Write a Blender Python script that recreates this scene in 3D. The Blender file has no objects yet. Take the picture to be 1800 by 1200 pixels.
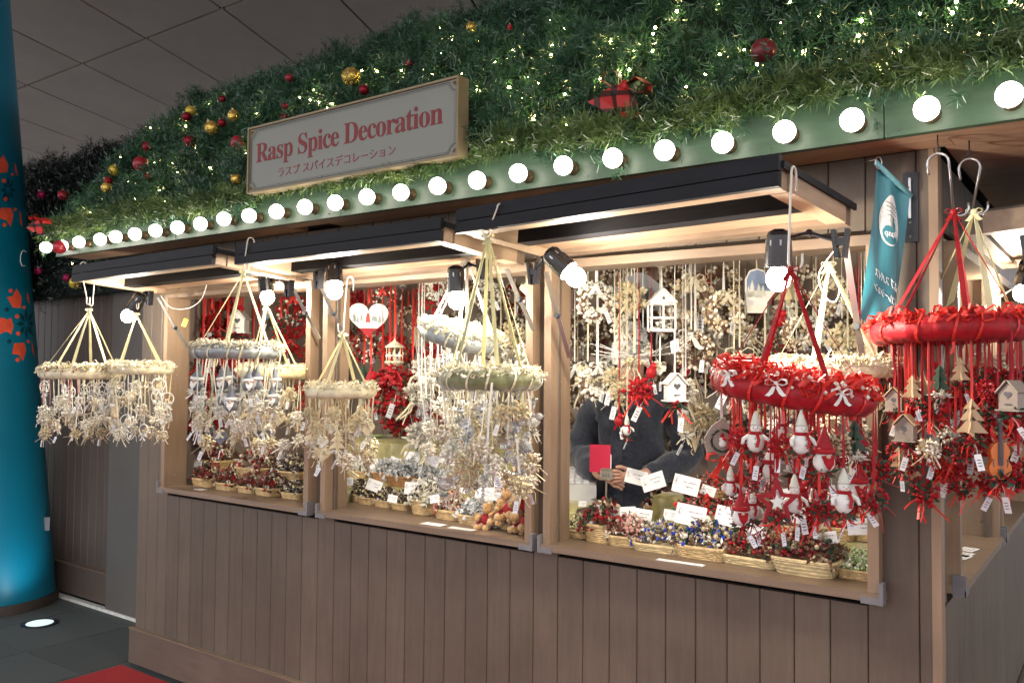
import bpy, bmesh, math, random
import numpy as np
from math import sin, cos, pi, radians
from mathutils import Vector, Matrix, Euler, noise

S = bpy.context.scene
COL = S.collection
RND = random.Random(7)

# ------------------------------------------------------------------ camera
CAMF, PX0, PY0 = 1504.0, 900.0, 600.0
YAW, PITCH, ROLL = 0.6248, 0.0356, 0.0084
CP = Vector((4.376, -2.6086, 1.6))
FW = Vector((-sin(YAW)*cos(PITCH), cos(YAW)*cos(PITCH), sin(PITCH)))
_r = Vector((cos(YAW), sin(YAW), 0)); _u = _r.cross(FW)
CR = _r*cos(ROLL) + _u*sin(ROLL); CU = -_r*sin(ROLL) + _u*cos(ROLL)
cd = bpy.data.cameras.new('camera'); cam = bpy.data.objects.new('camera', cd); COL.objects.link(cam)
cd.sensor_width = 36.0; cd.lens = CAMF/1800*36; cd.clip_start = 0.05; cd.clip_end = 200
M = Matrix.Identity(4)
for i in range(3):
    M[i][0] = CR[i]; M[i][1] = CU[i]; M[i][2] = -FW[i]; M[i][3] = CP[i]
cam.matrix_world = M
S.camera = cam

# ------------------------------------------------------------------ night ambient and exposure
w = bpy.data.worlds.new('World'); S.world = w; w.use_nodes = True
bg = w.node_tree.nodes['Background']
bg.inputs['Color'].default_value = (0.95, 0.93, 0.96, 1); bg.inputs['Strength'].default_value = 1.1
S.view_settings.view_transform = 'Standard'; S.view_settings.look = 'None'
S.view_settings.exposure = 1.3; S.view_settings.gamma = 1.0
S.render.engine = 'CYCLES'
S.cycles.use_denoising = True
S.cycles.max_bounces = 8; S.cycles.diffuse_bounces = 4; S.cycles.glossy_bounces = 3
S.cycles.transmission_bounces = 5; S.cycles.transparent_max_bounces = 8
S.cycles.sample_clamp_indirect = 4.0; S.cycles.sample_clamp_direct = 30.0
S.cycles.caustics_reflective = False; S.cycles.caustics_refractive = False
try: S.cycles.use_light_tree = True
except Exception: pass
BULB_E, LAMP_E, FAIRY_E = 7.0, 235.0, 95.0

# ------------------------------------------------------------------ survey: from a sight line to a point in the place
def ray(px, py): return FW + CR*((px-PX0)/CAMF) - CU*((py-PY0)/CAMF)
def at(px, py, X=None, Y=None, Z=None):
    d = ray(px, py)
    t = (X-CP.x)/d.x if X is not None else (Y-CP.y)/d.y if Y is not None else (Z-CP.z)/d.z
    return CP + d*t
def proj(p):
    v = Vector(p)-CP; z = v.dot(FW)
    return PX0+CAMF*v.dot(CR)/z, PY0-CAMF*v.dot(CU)/z
def mpp(p): return (Vector(p)-CP).dot(FW)/CAMF

# ------------------------------------------------------------------ materials
MATS = {}
def mat(name, col, rough=.6, var=.15, scale=12, bump=0., metal=0., trans=0., spec=None, emit=None, estr=0., stretch=None, ior=1.45, alpha=1., sheen=0., rnd=0., coat=0., blotch=0.):
    if name in MATS: return MATS[name]
    m = bpy.data.materials.new(name); m.use_nodes = True; MATS[name] = m
    nt = m.node_tree; N = nt.nodes; L = nt.links; b = N['Principled BSDF']
    b.inputs['Roughness'].default_value = rough; b.inputs['Metallic'].default_value = metal
    b.inputs['Transmission Weight'].default_value = trans; b.inputs['IOR'].default_value = ior
    b.inputs['Alpha'].default_value = alpha
    if spec is not None: b.inputs['Specular IOR Level'].default_value = spec
    if sheen: b.inputs['Sheen Weight'].default_value = sheen
    if coat: b.inputs['Coat Weight'].default_value = coat
    tc = N.new('ShaderNodeTexCoord'); mp = N.new('ShaderNodeMapping'); L.new(tc.outputs['Object'], mp.inputs['Vector'])
    if stretch: mp.inputs['Scale'].default_value = stretch
    nz = N.new('ShaderNodeTexNoise'); nz.inputs['Scale'].default_value = scale; nz.inputs['Detail'].default_value = 5
    nz.inputs['Roughness'].default_value = .6
    L.new(mp.outputs['Vector'], nz.inputs['Vector'])
    rp = N.new('ShaderNodeMapRange'); L.new(nz.outputs['Fac'], rp.inputs['Value'])
    rp.inputs['From Min'].default_value = .25; rp.inputs['From Max'].default_value = .75
    rp.inputs['To Min'].default_value = 1-var; rp.inputs['To Max'].default_value = 1+var
    last = rp.outputs['Result']
    if rnd:
        oi = N.new('ShaderNodeObjectInfo'); r2 = N.new('ShaderNodeMapRange'); L.new(oi.outputs['Random'], r2.inputs['Value'])
        r2.inputs['To Min'].default_value = 1-rnd; r2.inputs['To Max'].default_value = 1+rnd
        mm = N.new('ShaderNodeMath'); mm.operation = 'MULTIPLY'; L.new(last, mm.inputs[0]); L.new(r2.outputs['Result'], mm.inputs[1]); last = mm.outputs[0]
    if blotch:
        n2 = N.new('ShaderNodeTexNoise'); n2.inputs['Scale'].default_value = 2.3; n2.inputs['Detail'].default_value = 7; n2.inputs['Roughness'].default_value = .7; L.new(tc.outputs['Object'], n2.inputs['Vector'])
        r3 = N.new('ShaderNodeMapRange'); L.new(n2.outputs['Fac'], r3.inputs['Value']); r3.inputs['From Min'].default_value = .3; r3.inputs['From Max'].default_value = .7
        r3.inputs['To Min'].default_value = 1-blotch; r3.inputs['To Max'].default_value = 1+blotch*.6
        m3 = N.new('ShaderNodeMath'); m3.operation = 'MULTIPLY'; L.new(last, m3.inputs[0]); L.new(r3.outputs['Result'], m3.inputs[1]); last = m3.outputs[0]
        r4 = N.new('ShaderNodeMapRange'); L.new(n2.outputs['Fac'], r4.inputs['Value']); r4.inputs['To Min'].default_value = rough-.12; r4.inputs['To Max'].default_value = rough+.18; L.new(r4.outputs['Result'], b.inputs['Roughness'])
    vm = N.new('ShaderNodeVectorMath'); vm.operation = 'SCALE'; vm.inputs[0].default_value = col
    L.new(last, vm.inputs['Scale']); L.new(vm.outputs['Vector'], b.inputs['Base Color'])
    if bump:
        bp = N.new('ShaderNodeBump'); bp.inputs['Strength'].default_value = bump; bp.inputs['Distance'].default_value = .004
        L.new(nz.outputs['Fac'], bp.inputs['Height']); L.new(bp.outputs['Normal'], b.inputs['Normal'])
    if emit:
        b.inputs['Emission Color'].default_value = (*emit, 1); b.inputs['Emission Strength'].default_value = estr
    return m
def wood(name, col, rough=.55, axis='z', var=.28, bump=.25, rnd=.07, blotch=0):
    st = {'x': (1.2, 14, 14), 'z': (14, 14, 1.2), 'y': (14, 1.2, 14)}[axis]
    return mat(name, col, rough, var, 3.2, bump, stretch=st, rnd=rnd, blotch=blotch)

mBOARD = wood('brown_painted_board', (.108, .081, .059), .5, var=.14, bump=.15, rnd=.09, blotch=.24)
mBOARDX = wood('brown_painted_plinth', (.108, .079, .058), .5, 'x', var=.14, bump=.15, rnd=.05, blotch=.28)
mFRAME = wood('brown_window_frame', (.24, .165, .108), .5, var=.14, bump=.12)
mFRAMEX = wood('brown_sill', (.19, .135, .095), .42, 'x', var=.2, bump=.15)
mPINE = wood('pale_pine', (.33, .24, .165), .5, 'x', var=.2, bump=.15, rnd=.06)
mPINEY = wood('pale_pine_rail', (.36, .26, .175), .5, 'y', var=.2, bump=.15, rnd=.06)
mSOFF = wood('soffit_plank', (.36, .235, .155), .5, 'x', var=.22, bump=.15, rnd=.08)
mBLACK = mat('black_painted_rail', (.010, .0105, .014), .6, .3, 3.2, .3, spec=.25, stretch=(1.2, 14, 14))
mINT = wood('interior_wall', (.34, .27, .22), .6, var=.12, bump=.08, rnd=.05)
mGREEN = mat('green_fascia_paint', (.040, .080, .042), .42, .25, 4, .35, stretch=(1.5, 14, 9))
mMETAL = mat('grey_metal', (.42, .42, .43), .3, .1, 30, 0, metal=.9)
mPLAST = mat('black_plastic', (.013, .013, .016), .25, .1, 30)
mBRACK = mat('grey_plastic_corner', (.16, .16, .17), .4, .1, 30)
mIRON = mat('black_iron', (.02, .023, .03), .45, .3, 40, .2)
mWIRE = mat('white_wire', (.78, .76, .70), .35, .05, 30)
mHOOK = mat('cream_coated_hook', (.72, .68, .58), .3, .05, 30)
mGLOBE = mat('lit_globe', (1, 1, 1), .4, 0, emit=(1, .925, .80), estr=BULB_E)
mLAMP = mat('lit_lamp', (1, 1, 1), .4, 0, emit=(1, .90, .74), estr=LAMP_E)
mFAIRY = mat('lit_fairy', (1, 1, 1), .4, 0, emit=(1, .80, .33), estr=FAIRY_E)
mSOCK = mat('brass_brown_socket', (.22, .14, .08), .35, .2, 30, metal=.5)
def setn(name, col, **k): return mat(name, col, **k)
mRED = mat('red_satin', (.33, .008, .014), .5, .45, 26, 1., spec=.3, sheen=.05)
mRED2 = mat('bright_red_ribbon', (.62, .03, .02), .45, .2, 20)
mDRED = mat('dark_red_felt', (.30, .012, .02), .8, .2, 30, .2)
mCREAM = mat('cream_satin', (.68, .62, .43), .45, .3, 28, .8, sheen=.2)
mYEL = mat('pale_yellow_ribbon', (.72, .66, .38), .4, .1, 20)
mWHITE = mat('white_felt', (.75, .74, .69), .75, .1, 30, .1)
mPAPER = mat('white_card', (.80, .80, .80), .6, .03, 30)
mTAG = mat('tag_card', (.72, .73, .76), .5, .04, 30)
mINK = mat('grey_ink', (.10, .10, .11), .7, .1, 30)
mINKR = mat('red_ink', (.35, .10, .10), .7, .1, 30)
mSILV = mat('silver_fabric', (.30, .33, .33), .42, .35, 30, .9, metal=.35)
mOLIV = mat('olive_velvet', (.17, .18, .075), .45, .4, 30, .5, sheen=.6)
mGREYF = mat('grey_felt', (.15, .165, .19), .85, .2, 40, .3)
mGOLD = mat('soft_gold', (.70, .60, .39), .38, .25, 25, .2, metal=.3)
mGOLDB = mat('bright_gold_glitter', (.75, .52, .12), .25, .5, 90, .8, metal=.8)
mPEARL = mat('pearl', (.80, .76, .66), .2, .06, 30, coat=.4)
mBEIGE = mat('dried_beige', (.50, .40, .26), .7, .3, 40, .3)
mCONE = mat('pine_cone_brown', (.15, .085, .052), .6, .4, 60, .4)
mCONED = mat('dark_cone', (.045, .03, .028), .5, .4, 60, .4)
mFROST = mat('frosted_leaf', (.62, .62, .53), .5, .2, 30, .2)
mLEAF = mat('dark_leaf', (.03, .06, .035), .5, .3, 30, .2)
mLEAFR = mat('red_leaf', (.45, .015, .02), .45, .3, 30, .2)
mPINK = mat('dusty_pink_bead', (.55, .28, .24), .4, .2, 30)
mBLUE = mat('blue_bead', (.02, .06, .45), .25, .2, 30)
mLIME = mat('pale_green_ribbon', (.45, .56, .28), .45, .15, 25, .2)
mWOODP = wood('natural_plywood', (.52, .38, .23), .6, var=.15, bump=.1)
mWOODG = mat('grey_wood', (.30, .25, .21), .6, .2, 20, .1)
mWHOUSE = mat('white_painted_wood', (.78, .77, .72), .5, .06, 20, .05)
mORNG = mat('orange_lacquer', (.62, .16, .03), .2, .25, 8, coat=.6)
mGLASS = mat('clear_acrylic', (.95, .97, 1.0), .05, .03, 20, trans=.75, ior=1.45)
mCELLO = mat('crumpled_cellophane', (.78, .80, .80), .12, .1, 40, .4, trans=.35)
mBEAR = mat('tan_plush', (.50, .29, .11), .9, .3, 90, .7, sheen=.5)
mWICK = mat('wicker', (.56, .40, .20), .6, .35, 50, .3)
mWICKD = mat('brown_wicker', (.38, .20, .08), .6, .35, 50, .3)
mWICKP = mat('pale_woven_strip', (.62, .49, .27), .55, .25, 40, .3)
mCLOTH = mat('gold_green_cloth', (.30, .27, .10), .4, .35, 22, .4, sheen=.5)
mNAVY = mat('navy_wool', (.030, .037, .056), .85, .5, 60, .9, sheen=.35)
mSKIN = mat('skin', (.58, .33, .24), .5, .06, 20)
mHAIR = mat('black_hair', (.012, .01, .01), .4, .3, 60, .3)
mMASK = mat('white_mask', (.78, .79, .80), .7, .04, 20)
mBURG = mat('burgundy_matte', (.16, .012, .02), .35, .1, 10)
mREDM = mat('red_matte_ball', (.30, .018, .028), .3, .1, 10)
mREDG = mat('red_glitter_ball', (.26, .010, .022), .2, .6, 110, .9, metal=.6)
mYELM = mat('yellow_gold_ball', (.62, .46, .06), .3, .1, 10, metal=.3)
mMAG = mat('magenta_glitter_ball', (.35, .01, .09), .25, .5, 110, .8, metal=.5)

# ------------------------------------------------------------------ mesh builder
class MB:
    def __init__(s): s.v = []; s.f = []; s.m = []
    def add(s, vs, fs, mi=0):
        o = len(s.v); s.v.extend([tuple(v) for v in vs]); s.f.extend([tuple(i+o for i in f) for f in fs]); s.m.extend([mi]*len(fs)); return s
    def box(s, c, sz, mi=0, R=None):
        a, b, d = sz[0]/2, sz[1]/2, sz[2]/2; c = Vector(c)
        vs = [Vector((x, y, z)) for z in (-d, d) for y in (-b, b) for x in (-a, a)]
        if R is not None: vs = [R @ v for v in vs]
        return s.add([v+c for v in vs], [(0, 2, 3, 1), (4, 5, 7, 6), (0, 1, 5, 4), (2, 6, 7, 3), (0, 4, 6, 2), (1, 3, 7, 5)], mi)
    def lohi(s, lo, hi, mi=0):
        return s.box([(a+b)/2 for a, b in zip(lo, hi)], [b-a for a, b in zip(lo, hi)], mi)
    def tube(s, pts, r, n=6, mi=0, closed=False):
        pts = [Vector(p) for p in pts]; k = len(pts); rs = r if isinstance(r, (list, tuple)) else [r]*k
        vs = []; prev = None
        for i, p in enumerate(pts):
            a = pts[(i-1) % k] if closed or i > 0 else p; b = pts[(i+1) % k] if closed or i < k-1 else p
            t = (b-a); t = t.normalized() if t.length > 1e-9 else Vector((0, 0, 1))
            if prev is None:
                q = Vector((0, 0, 1)) if abs(t.z) < .9 else Vector((1, 0, 0)); nrm = t.cross(q).normalized()
            else:
                nrm = (prev - t*prev.dot(t)); nrm = nrm.normalized() if nrm.length > 1e-9 else t.orthogonal().normalized()
            prev = nrm; bi = t.cross(nrm)
            for j in range(n):
                an = 2*pi*j/n; vs.append(p + nrm*cos(an)*rs[i] + bi*sin(an)*rs[i])
        fs = []
        for i in range(k if closed else k-1):
            for j in range(n):
                a = i*n+j; b = i*n+(j+1) % n; c = ((i+1) % k)*n+(j+1) % n; d = ((i+1) % k)*n+j; fs.append((a, b, c, d))
        if not closed: fs.append(tuple(range(n-1, -1, -1))); fs.append(tuple(range((k-1)*n, k*n)))
        return s.add(vs, fs, mi)
    def sphere(s, c, r, n=8, m=6, mi=0, sc=(1, 1, 1), R=None):
        c = Vector(c); vs = [Vector((0, 0, r))]
        for i in range(1, m):
            th = pi*i/m
            for j in range(n): vs.append(Vector((r*sin(th)*cos(2*pi*j/n), r*sin(th)*sin(2*pi*j/n), r*cos(th))))
        vs.append(Vector((0, 0, -r))); vs = [Vector((v.x*sc[0], v.y*sc[1], v.z*sc[2])) for v in vs]
        if R is not None: vs = [R @ v for v in vs]
        fs = [(0, 1+j, 1+(j+1) % n) for j in range(n)]
        for i in range(m-2):
            for j in range(n): fs.append((1+i*n+j, 1+(i+1)*n+j, 1+(i+1)*n+(j+1) % n, 1+i*n+(j+1) % n))
        l = len(vs)-1; fs += [(l, 1+(m-2)*n+(j+1) % n, 1+(m-2)*n+j) for j in range(n)]
        return s.add([v+c for v in vs], fs, mi)
    def octa(s, c, r, mi=0):
        x, y, z = c
        return s.add([(x+r, y, z), (x-r, y, z), (x, y+r, z), (x, y-r, z), (x, y, z+r), (x, y, z-r)],
                     [(0, 2, 4), (2, 1, 4), (1, 3, 4), (3, 0, 4), (2, 0, 5), (1, 2, 5), (3, 1, 5), (0, 3, 5)], mi)
    def lathe(s, prof, n=12, mi=0, c=(0, 0, 0), R=None):
        vs = []; k = len(prof)
        for r, z in prof:
            for j in range(n): vs.append(Vector((r*cos(2*pi*j/n), r*sin(2*pi*j/n), z)))
        if R is not None: vs = [R @ v for v in vs]
        fs = [(i*n+j, i*n+(j+1) % n, (i+1)*n+(j+1) % n, (i+1)*n+j) for i in range(k-1) for j in range(n)]
        if prof[0][0] > 1e-6: fs.append(tuple(range(n-1, -1, -1)))
        if prof[-1][0] > 1e-6: fs.append(tuple(range((k-1)*n, k*n)))
        return s.add([v+Vector(c) for v in vs], fs, mi)
    def prism(s, poly, y0, y1, mi=0, T=None):
        k = len(poly); vs = [Vector((x, y0, z)) for x, z in poly]+[Vector((x, y1, z)) for x, z in poly]
        if T is not None: vs = [T @ v for v in vs]
        fs = [tuple(range(k)), tuple(range(2*k-1, k-1, -1))]+[(i, (i+1) % k+0, (i+1) % k+k, i+k)[::-1] for i in range(k)]
        return s.add(vs, fs, mi)
    def ribbon(s, pts, wd, side, mi=0, th=.0006):
        pts = [Vector(p) for p in pts]; vs = []; k = len(pts)
        for i, p in enumerate(pts):
            sd = Vector(side(i/(k-1)) if callable(side) else side).normalized()
            t = (pts[min(i+1, k-1)]-pts[max(i-1, 0)]).normalized(); nn = t.cross(sd); nn = nn.normalized()*th if nn.length > 1e-6 else Vector((0, th, 0))
            ww = wd[i]/2 if isinstance(wd, (list, tuple)) else wd/2
            vs += [p-sd*ww-nn, p+sd*ww-nn, p+sd*ww+nn, p-sd*ww+nn]
        fs = [(0, 1, 2, 3)]
        for i in range(k-1):
            for j in range(4): fs.append((4*i+j, 4*i+4+j, 4*i+4+(j+1) % 4, 4*i+(j+1) % 4))
        fs.append((4*k-1, 4*k-2, 4*k-3, 4*k-4))
        return s.add(vs, fs, mi)
    def leaf(s, p, d, ln, wd, up, mi=0):
        p = Vector(p); d = Vector(d).normalized(); sd = d.cross(Vector(up)); sd = sd.normalized() if sd.length > 1e-6 else d.orthogonal().normalized()
        nn = sd.cross(d)
        return s.add([p, p+d*ln*.45+sd*wd/2+nn*ln*.08, p+d*ln, p+d*ln*.45-sd*wd/2+nn*ln*.08], [(0, 1, 2), (0, 2, 3)], mi)
    def join(s, o, T=None, mi=None):
        vs = [T @ Vector(v) for v in o.v] if T is not None else o.v
        b = len(s.v); s.v.extend([tuple(v) for v in vs]); s.f.extend([tuple(i+b for i in f) for f in o.f]); s.m.extend(o.m if mi is None else [mi]*len(o.f)); return s
    def mesh(s, name, mats, smooth=False):
        me = bpy.data.meshes.new(name); me.from_pydata(s.v, [], s.f); me.validate()
        for m in (mats if isinstance(mats, (list, tuple)) else [mats]): me.materials.append(m)
        if len(me.polygons) == len(s.m) and any(s.m): me.polygons.foreach_set('material_index', s.m)
        if smooth: me.polygons.foreach_set('use_smooth', [True]*len(me.polygons))
        me.update(); return me
    def build(s, name, mats, parent=None, smooth=False, kind=None, loc=None):
        return place(name, s.mesh(name, mats, smooth), parent, kind, loc)
def place(name, me, parent=None, kind=None, loc=None, R=None, sc=None):
    o = bpy.data.objects.new(name, me); COL.objects.link(o)
    if parent: o.parent = parent
    if kind: o['kind'] = kind
    if loc is not None: o.location = loc
    if R is not None: o.rotation_euler = R
    if sc is not None: o.scale = sc if isinstance(sc, (tuple, list, Vector)) else (sc, sc, sc)
    return o
def thing(name, label, cat, loc=(0, 0, 0), rot=(0, 0, 0), group=None, sc=1):
    o = place(name, None, loc=loc, R=rot, sc=sc); o['label'] = label; o['category'] = cat
    if group: o['group'] = group
    return o
def tag(o, label, cat, group=None):
    o['label'] = label; o['category'] = cat
    if group: o['group'] = group
    return o
REG = []
def reg(o, cat, sing, plur, where, px=None):
    o['category'] = cat; o['group'] = (plur+' '+where)
    REG.append((o, sing, plur, where, px if px is not None else proj(o.matrix_basis.translation)[0])); return o
ORD = ['', 'second', 'third', 'fourth', 'fifth', 'sixth', 'seventh', 'eighth', 'ninth', 'tenth', 'eleventh', 'twelfth', 'thirteenth', 'fourteenth',
       'fifteenth', 'sixteenth', 'seventeenth', 'eighteenth', 'nineteenth', 'twentieth']
def finish_labels():
    d = {}
    for r in REG: d.setdefault((r[2], r[3]), []).append(r)
    for (pl, wh), rs in d.items():
        rs.sort(key=lambda r: r[4]); n = len(rs)
        for i, r in enumerate(rs):
            if n == 1:
                l = r[1]+' '+wh
                if 'group' in r[0]: del r[0]['group']
            else:
                r[0]['group'] = pl+' '+wh
                if i == 0: l = 'leftmost '+r[1]+' '+wh
                elif i == n-1: l = 'rightmost '+r[1]+' '+wh
                elif i < 20 and i <= n/2: l = ORD[i]+' '+r[1]+' from left '+wh
                else: l = ORD[n-1-i]+' '+r[1]+' from right '+wh
            r[0]['label'] = l

class Kit:
    """a thing's parts as shared meshes: (name, mesh, matrix, index of parent part or -1)"""
    def __init__(s): s.p = []
    def add(s, name, mb, mats, smooth=False, parent=-1, T=None):
        me = mb if isinstance(mb, bpy.types.Mesh) else mb.mesh(name, mats, smooth)
        s.p.append((name, me, T or Matrix.Identity(4), parent)); return len(s.p)-1
    def make(s, name, loc, rot=(0, 0, 0), sc=1.):
        root = place(name, None, loc=loc, R=rot, sc=sc); obs = []
        for nm, me, T, pa in s.p:
            o = bpy.data.objects.new(nm, me); COL.objects.link(o); o.parent = root if pa < 0 else obs[pa]; o.matrix_local = T; obs.append(o)
        return root

def text_mesh(body, x0, x1, z0, z1, th, m, mirror=False, sp=1.):
    cu = bpy.data.curves.new('lettering', 'FONT'); cu.body = body; cu.extrude = .01; cu.space_character = sp
    o = bpy.data.objects.new('lettering', cu); COL.objects.link(o)
    bpy.context.view_layer.update()
    me = bpy.data.meshes.new_from_object(o.evaluated_get(bpy.context.evaluated_depsgraph_get()))
    bpy.data.objects.remove(o)
    n = len(me.vertices); a = np.zeros(n*3); me.vertices.foreach_get('co', a); a = a.reshape(-1, 3)
    if n == 0: return me
    lo, hi = a.min(0), a.max(0); q = np.zeros_like(a)
    fx = (a[:, 0]-lo[0])/(hi[0]-lo[0])
    if mirror: fx = 1-fx
    q[:, 0] = x0+(x1-x0)*fx; q[:, 2] = z0+(z1-z0)*(a[:, 1]-lo[1])/(hi[1]-lo[1])
    q[:, 1] = -(a[:, 2]-lo[2])/(hi[2]-lo[2])*th
    me.vertices.foreach_set('co', q.ravel()); me.materials.clear(); me.materials.append(m); me.update(); return me

# ------------------------------------------------------------------ ground and ceiling
mBASE = mat('dark_joint', (.012, .012, .013), .9, .1)
mTILE = mat('grey_granite_tile', (.075, .085, .084), .75, .55, 220, .35, rnd=.12)
mCARP = mat('red_carpet', (.36, .018, .022), .95, .3, 260, .9)
mCEIL = mat('ceiling_panel_paint', (.74, .66, .60), .6, .16, .8, .04, rnd=.03)
b = MB(); b.lohi((-60, -60, -.3), (60, 60, -.006)); fl = b.build('ground', mat('ground_slab', (.17, .165, .16), .9), kind='structure')
tb = MB(); tb.lohi((.0045, .0045, -.02), (.5955, .5955, 0)); tme = tb.mesh('floor_tile', mTILE)
for i in range(-7, 9):
    for j in range(-5, 4):
        place('floor_tile', tme, fl, loc=(-.70+.6*i, -.235+.6*j, RND.uniform(-.001, 0)))
b = MB(); b.lohi((-.05, -2.6, .001), (7, -.045, .009)); b.build('carpet', mCARP, kind='structure')

b = MB(); b.lohi((-19, -5.0, 4.63), (13, 20, 4.8)); ce = b.build('ceiling', mBASE, kind='structure')
SK = -.42
cb = MB(); g = .015
PW, PL = 1.125, 4.5
cb.add([(g, g, .0), (PW-g, g, 0), (PW-g+SK*PL, PL-g, 0), (g+SK*PL, PL-g, 0), (g, g, .02), (PW-g, g, .02), (PW-g+SK*PL, PL-g, .02), (g+SK*PL, PL-g, .02)],
       [(3, 2, 1, 0), (4, 5, 6, 7), (0, 1, 5, 4), (1, 2, 6, 5), (2, 3, 7, 6), (3, 0, 4, 7)])
cme = cb.mesh('ceiling_panel', mCEIL)
for j in range(-1, 3):
    for i in range(-14, 14):
        x = -1.714+PW*i+SK*PL*j
        if -18 < x < 12: place('ceiling_panel', cme, ce, loc=(x, 1.665+PL*j, 4.6))

# ------------------------------------------------------------------ the market stall
W = 3.94; ZS = .966; ZT = 2.0; ZR = 2.235; DY = 2.6
stall = thing('market_stall', 'long brown wooden christmas market stall with green eave and three hatch windows', 'market stall')
WIN = [(.28, 1.42), (1.50, 2.62), (2.67, 3.80)]
def board(x0, x1, z0, z1, y=0, nm='wall_board', m=mBOARD, par=stall):
    b = MB(); e = .0011; t = .018; c = .0026
    b.add([(x0+e, y+c, z0), (x0+e+c, y, z0), (x1-e-c, y, z0), (x1-e, y+c, z0), (x1-e, y+t, z0), (x0+e, y+t, z0),
           (x0+e, y+c, z1), (x0+e+c, y, z1), (x1-e-c, y, z1), (x1-e, y+c, z1), (x1-e, y+t, z1), (x0+e, y+t, z1)],
          [(0, 1, 7, 6), (1, 2, 8, 7), (2, 3, 9, 8), (3, 4, 10, 9), (4, 5, 11, 10), (5, 0, 6, 11), (5, 4, 3, 2, 1, 0), (6, 7, 8, 9, 10, 11)])
    return b.build(nm, m, par)
xs = [0.0, .093, .189, .278]+[.278+.1055*i for i in range(1, 34)]
xs = [x for x in xs if x < 3.86]+[3.895, W]
for a, c in zip(xs, xs[1:]):
    segs = [(.03, .94)] if any(a >= l-.03 and c <= r+.07 for l, r in WIN) else [(.03, ZR-.002)]
    if c <= .28: segs = [(.03, ZR-.002)]
    for z0, z1 in segs: board(a, c, z0, z1)
    if segs[0][1] < 1: board(a, c, ZT+.02, ZR-.002)
# dark backing, skirting, posts
b = MB(); b.lohi((.02, .02, .05), (W-.02, .05, .94)); b.build('wall_backing', mBASE, stall)
b = MB(); b.lohi((-.02, -.022, .025), (W+.02, -.001, .205)); b.build('skirting_board', mBOARDX, stall)
b = MB(); b.lohi((-.021, -.026, .2055), (W+.021, -.001, .211)); b.build('skirting_trim', mFRAMEX, stall)
for l, r in ((1.424, 1.496), (2.624, 2.666)):
    b = MB(); b.lohi((l, .002, .95), (r, .07, ZT+.02)); b.build('wall_post', mBOARD, stall)
# left end wall of the stall (outer and inner skins)
b = MB(); b.lohi((.0, .02, .03), (.018, DY, ZR)); b.build('end_wall', mBOARD, stall)
ib = MB(); ib.lohi((.001, 0, 0), (.103, .012, 1.35)); ime = ib.mesh('inner_board', mINT)
def inner(p, rz, z0=.94, zs=1.0):
    return place('inner_board', ime, stall, loc=(p[0], p[1], z0), R=(0, 0, rz), sc=(1, 1, zs))
y = .06
while y < DY-.05: inner((.034, y, 0), pi/2, .9, .98); y += .104
x = .04; YB = 1.5
while x < W-.1: inner((x, YB, 0), 0, .9, .98); x += .104
b = MB(); b.lohi((.02, YB+.014, .03), (W-.02, YB+.03, ZR)); b.build('back_wall', mBOARD, stall)
b = MB(); b.lohi((.04, .06, ZR-.03), (W-.04, YB, ZR-.004)); b.build('inner_ceiling', mINT, stall)
b = MB(); b.lohi((.03, .06, .03), (W-.03, YB, .06)); b.build('stall_floor', mINT, stall)
# hatch window frames
def wframe(l, r, z0, z1, y0, y1, T=None, far=None):
    root = MB(); t = .03
    def bx(lo, hi, m, nm, par):
        q = MB(); q.lohi(lo, hi)
        if T is not None: q.v = [tuple(T @ Vector(v)) for v in q.v]
        return q.build(nm, m, par)
    f = bx((l, y0, z0+.024), (l+t, y1, z1-t), mFRAME, 'window_frame', stall)
    bx((r-t, y0, z0+.024), (r, y1, z1-t), mFRAME, 'jamb', f)
    bx((l, y0, z1-t), (r, y1, z1), mFRAMEX if T is None else mFRAME, 'head_rail', f)
    bx((l-.012, y0-.012, z0), (r+.012, y1, z0+.024), mFRAMEX, 'sill', f)
    for s, xx in ((-1, l-.014), (1, r+.014)):
        a, c = sorted((xx, xx-s*.060)); a2, c2 = sorted((xx, xx-s*.012))
        q = MB(); q.lohi((a, y0-.015, z0-.006), (c, y0-.012, z0+.012)); q.lohi((a2, y0-.0155, z0-.0065), (c2, y0+.02, z0+.055))
        if T is not None: q.v = [tuple(T @ Vector(v)) for v in q.v]
        q.build('corner_bracket', mBRACK, f)
        for zz in (.08, .6):
            q = MB(); q.sphere((xx-s*.0445, y0+.06, z0+zz), .004, 6, 4)
            if T is not None: q.v = [tuple(T @ Vector(v)) for v in q.v]
            q.build('screw', mMETAL, f)
    return f
for l, r in WIN: wframe(l, r, ZS, ZT, -.045, .085)
# side wall on the right, its own hatch windows
TS = Matrix.Translation((W, 0, 0)) @ Matrix.Rotation(pi/2, 4, 'Z')     # local x runs along +Y, local -y faces +X
SW = [(.20, 1.14), (1.22, 2.3)]
def sboard(a, c, z0, z1):
    o = board(a, c, z0, z1); o.matrix_local = TS; return o
yy = .052
while yy < DY:
    sboard(yy, yy+.104, .03, .94); sboard(yy, yy+.104, ZT+.02, ZR-.002)
    if yy+.104 < .2 or 1.13 < yy+.05 < 1.23 or yy > 2.3: sboard(yy, yy+.104, .95, ZT+.02)
    yy += .104
b = MB(); b.lohi((W-.012, -.0035, .03), (W+.012, .05, ZR-.001)); b.build('corner_post', mFRAME, stall)
b = MB(); b.lohi((W+.004, .06, .05), (W+.021, DY, .205)); b.build('skirting_board', mBOARDX, stall)
for l, r in SW: wframe(l, r, ZS, ZT, -.03, .15, TS)
b = MB(); b.lohi((W-.06, 1.16, .95), (W-.02, 1.2, ZT)); b.build('wall_post', mBOARD, stall)
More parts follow.
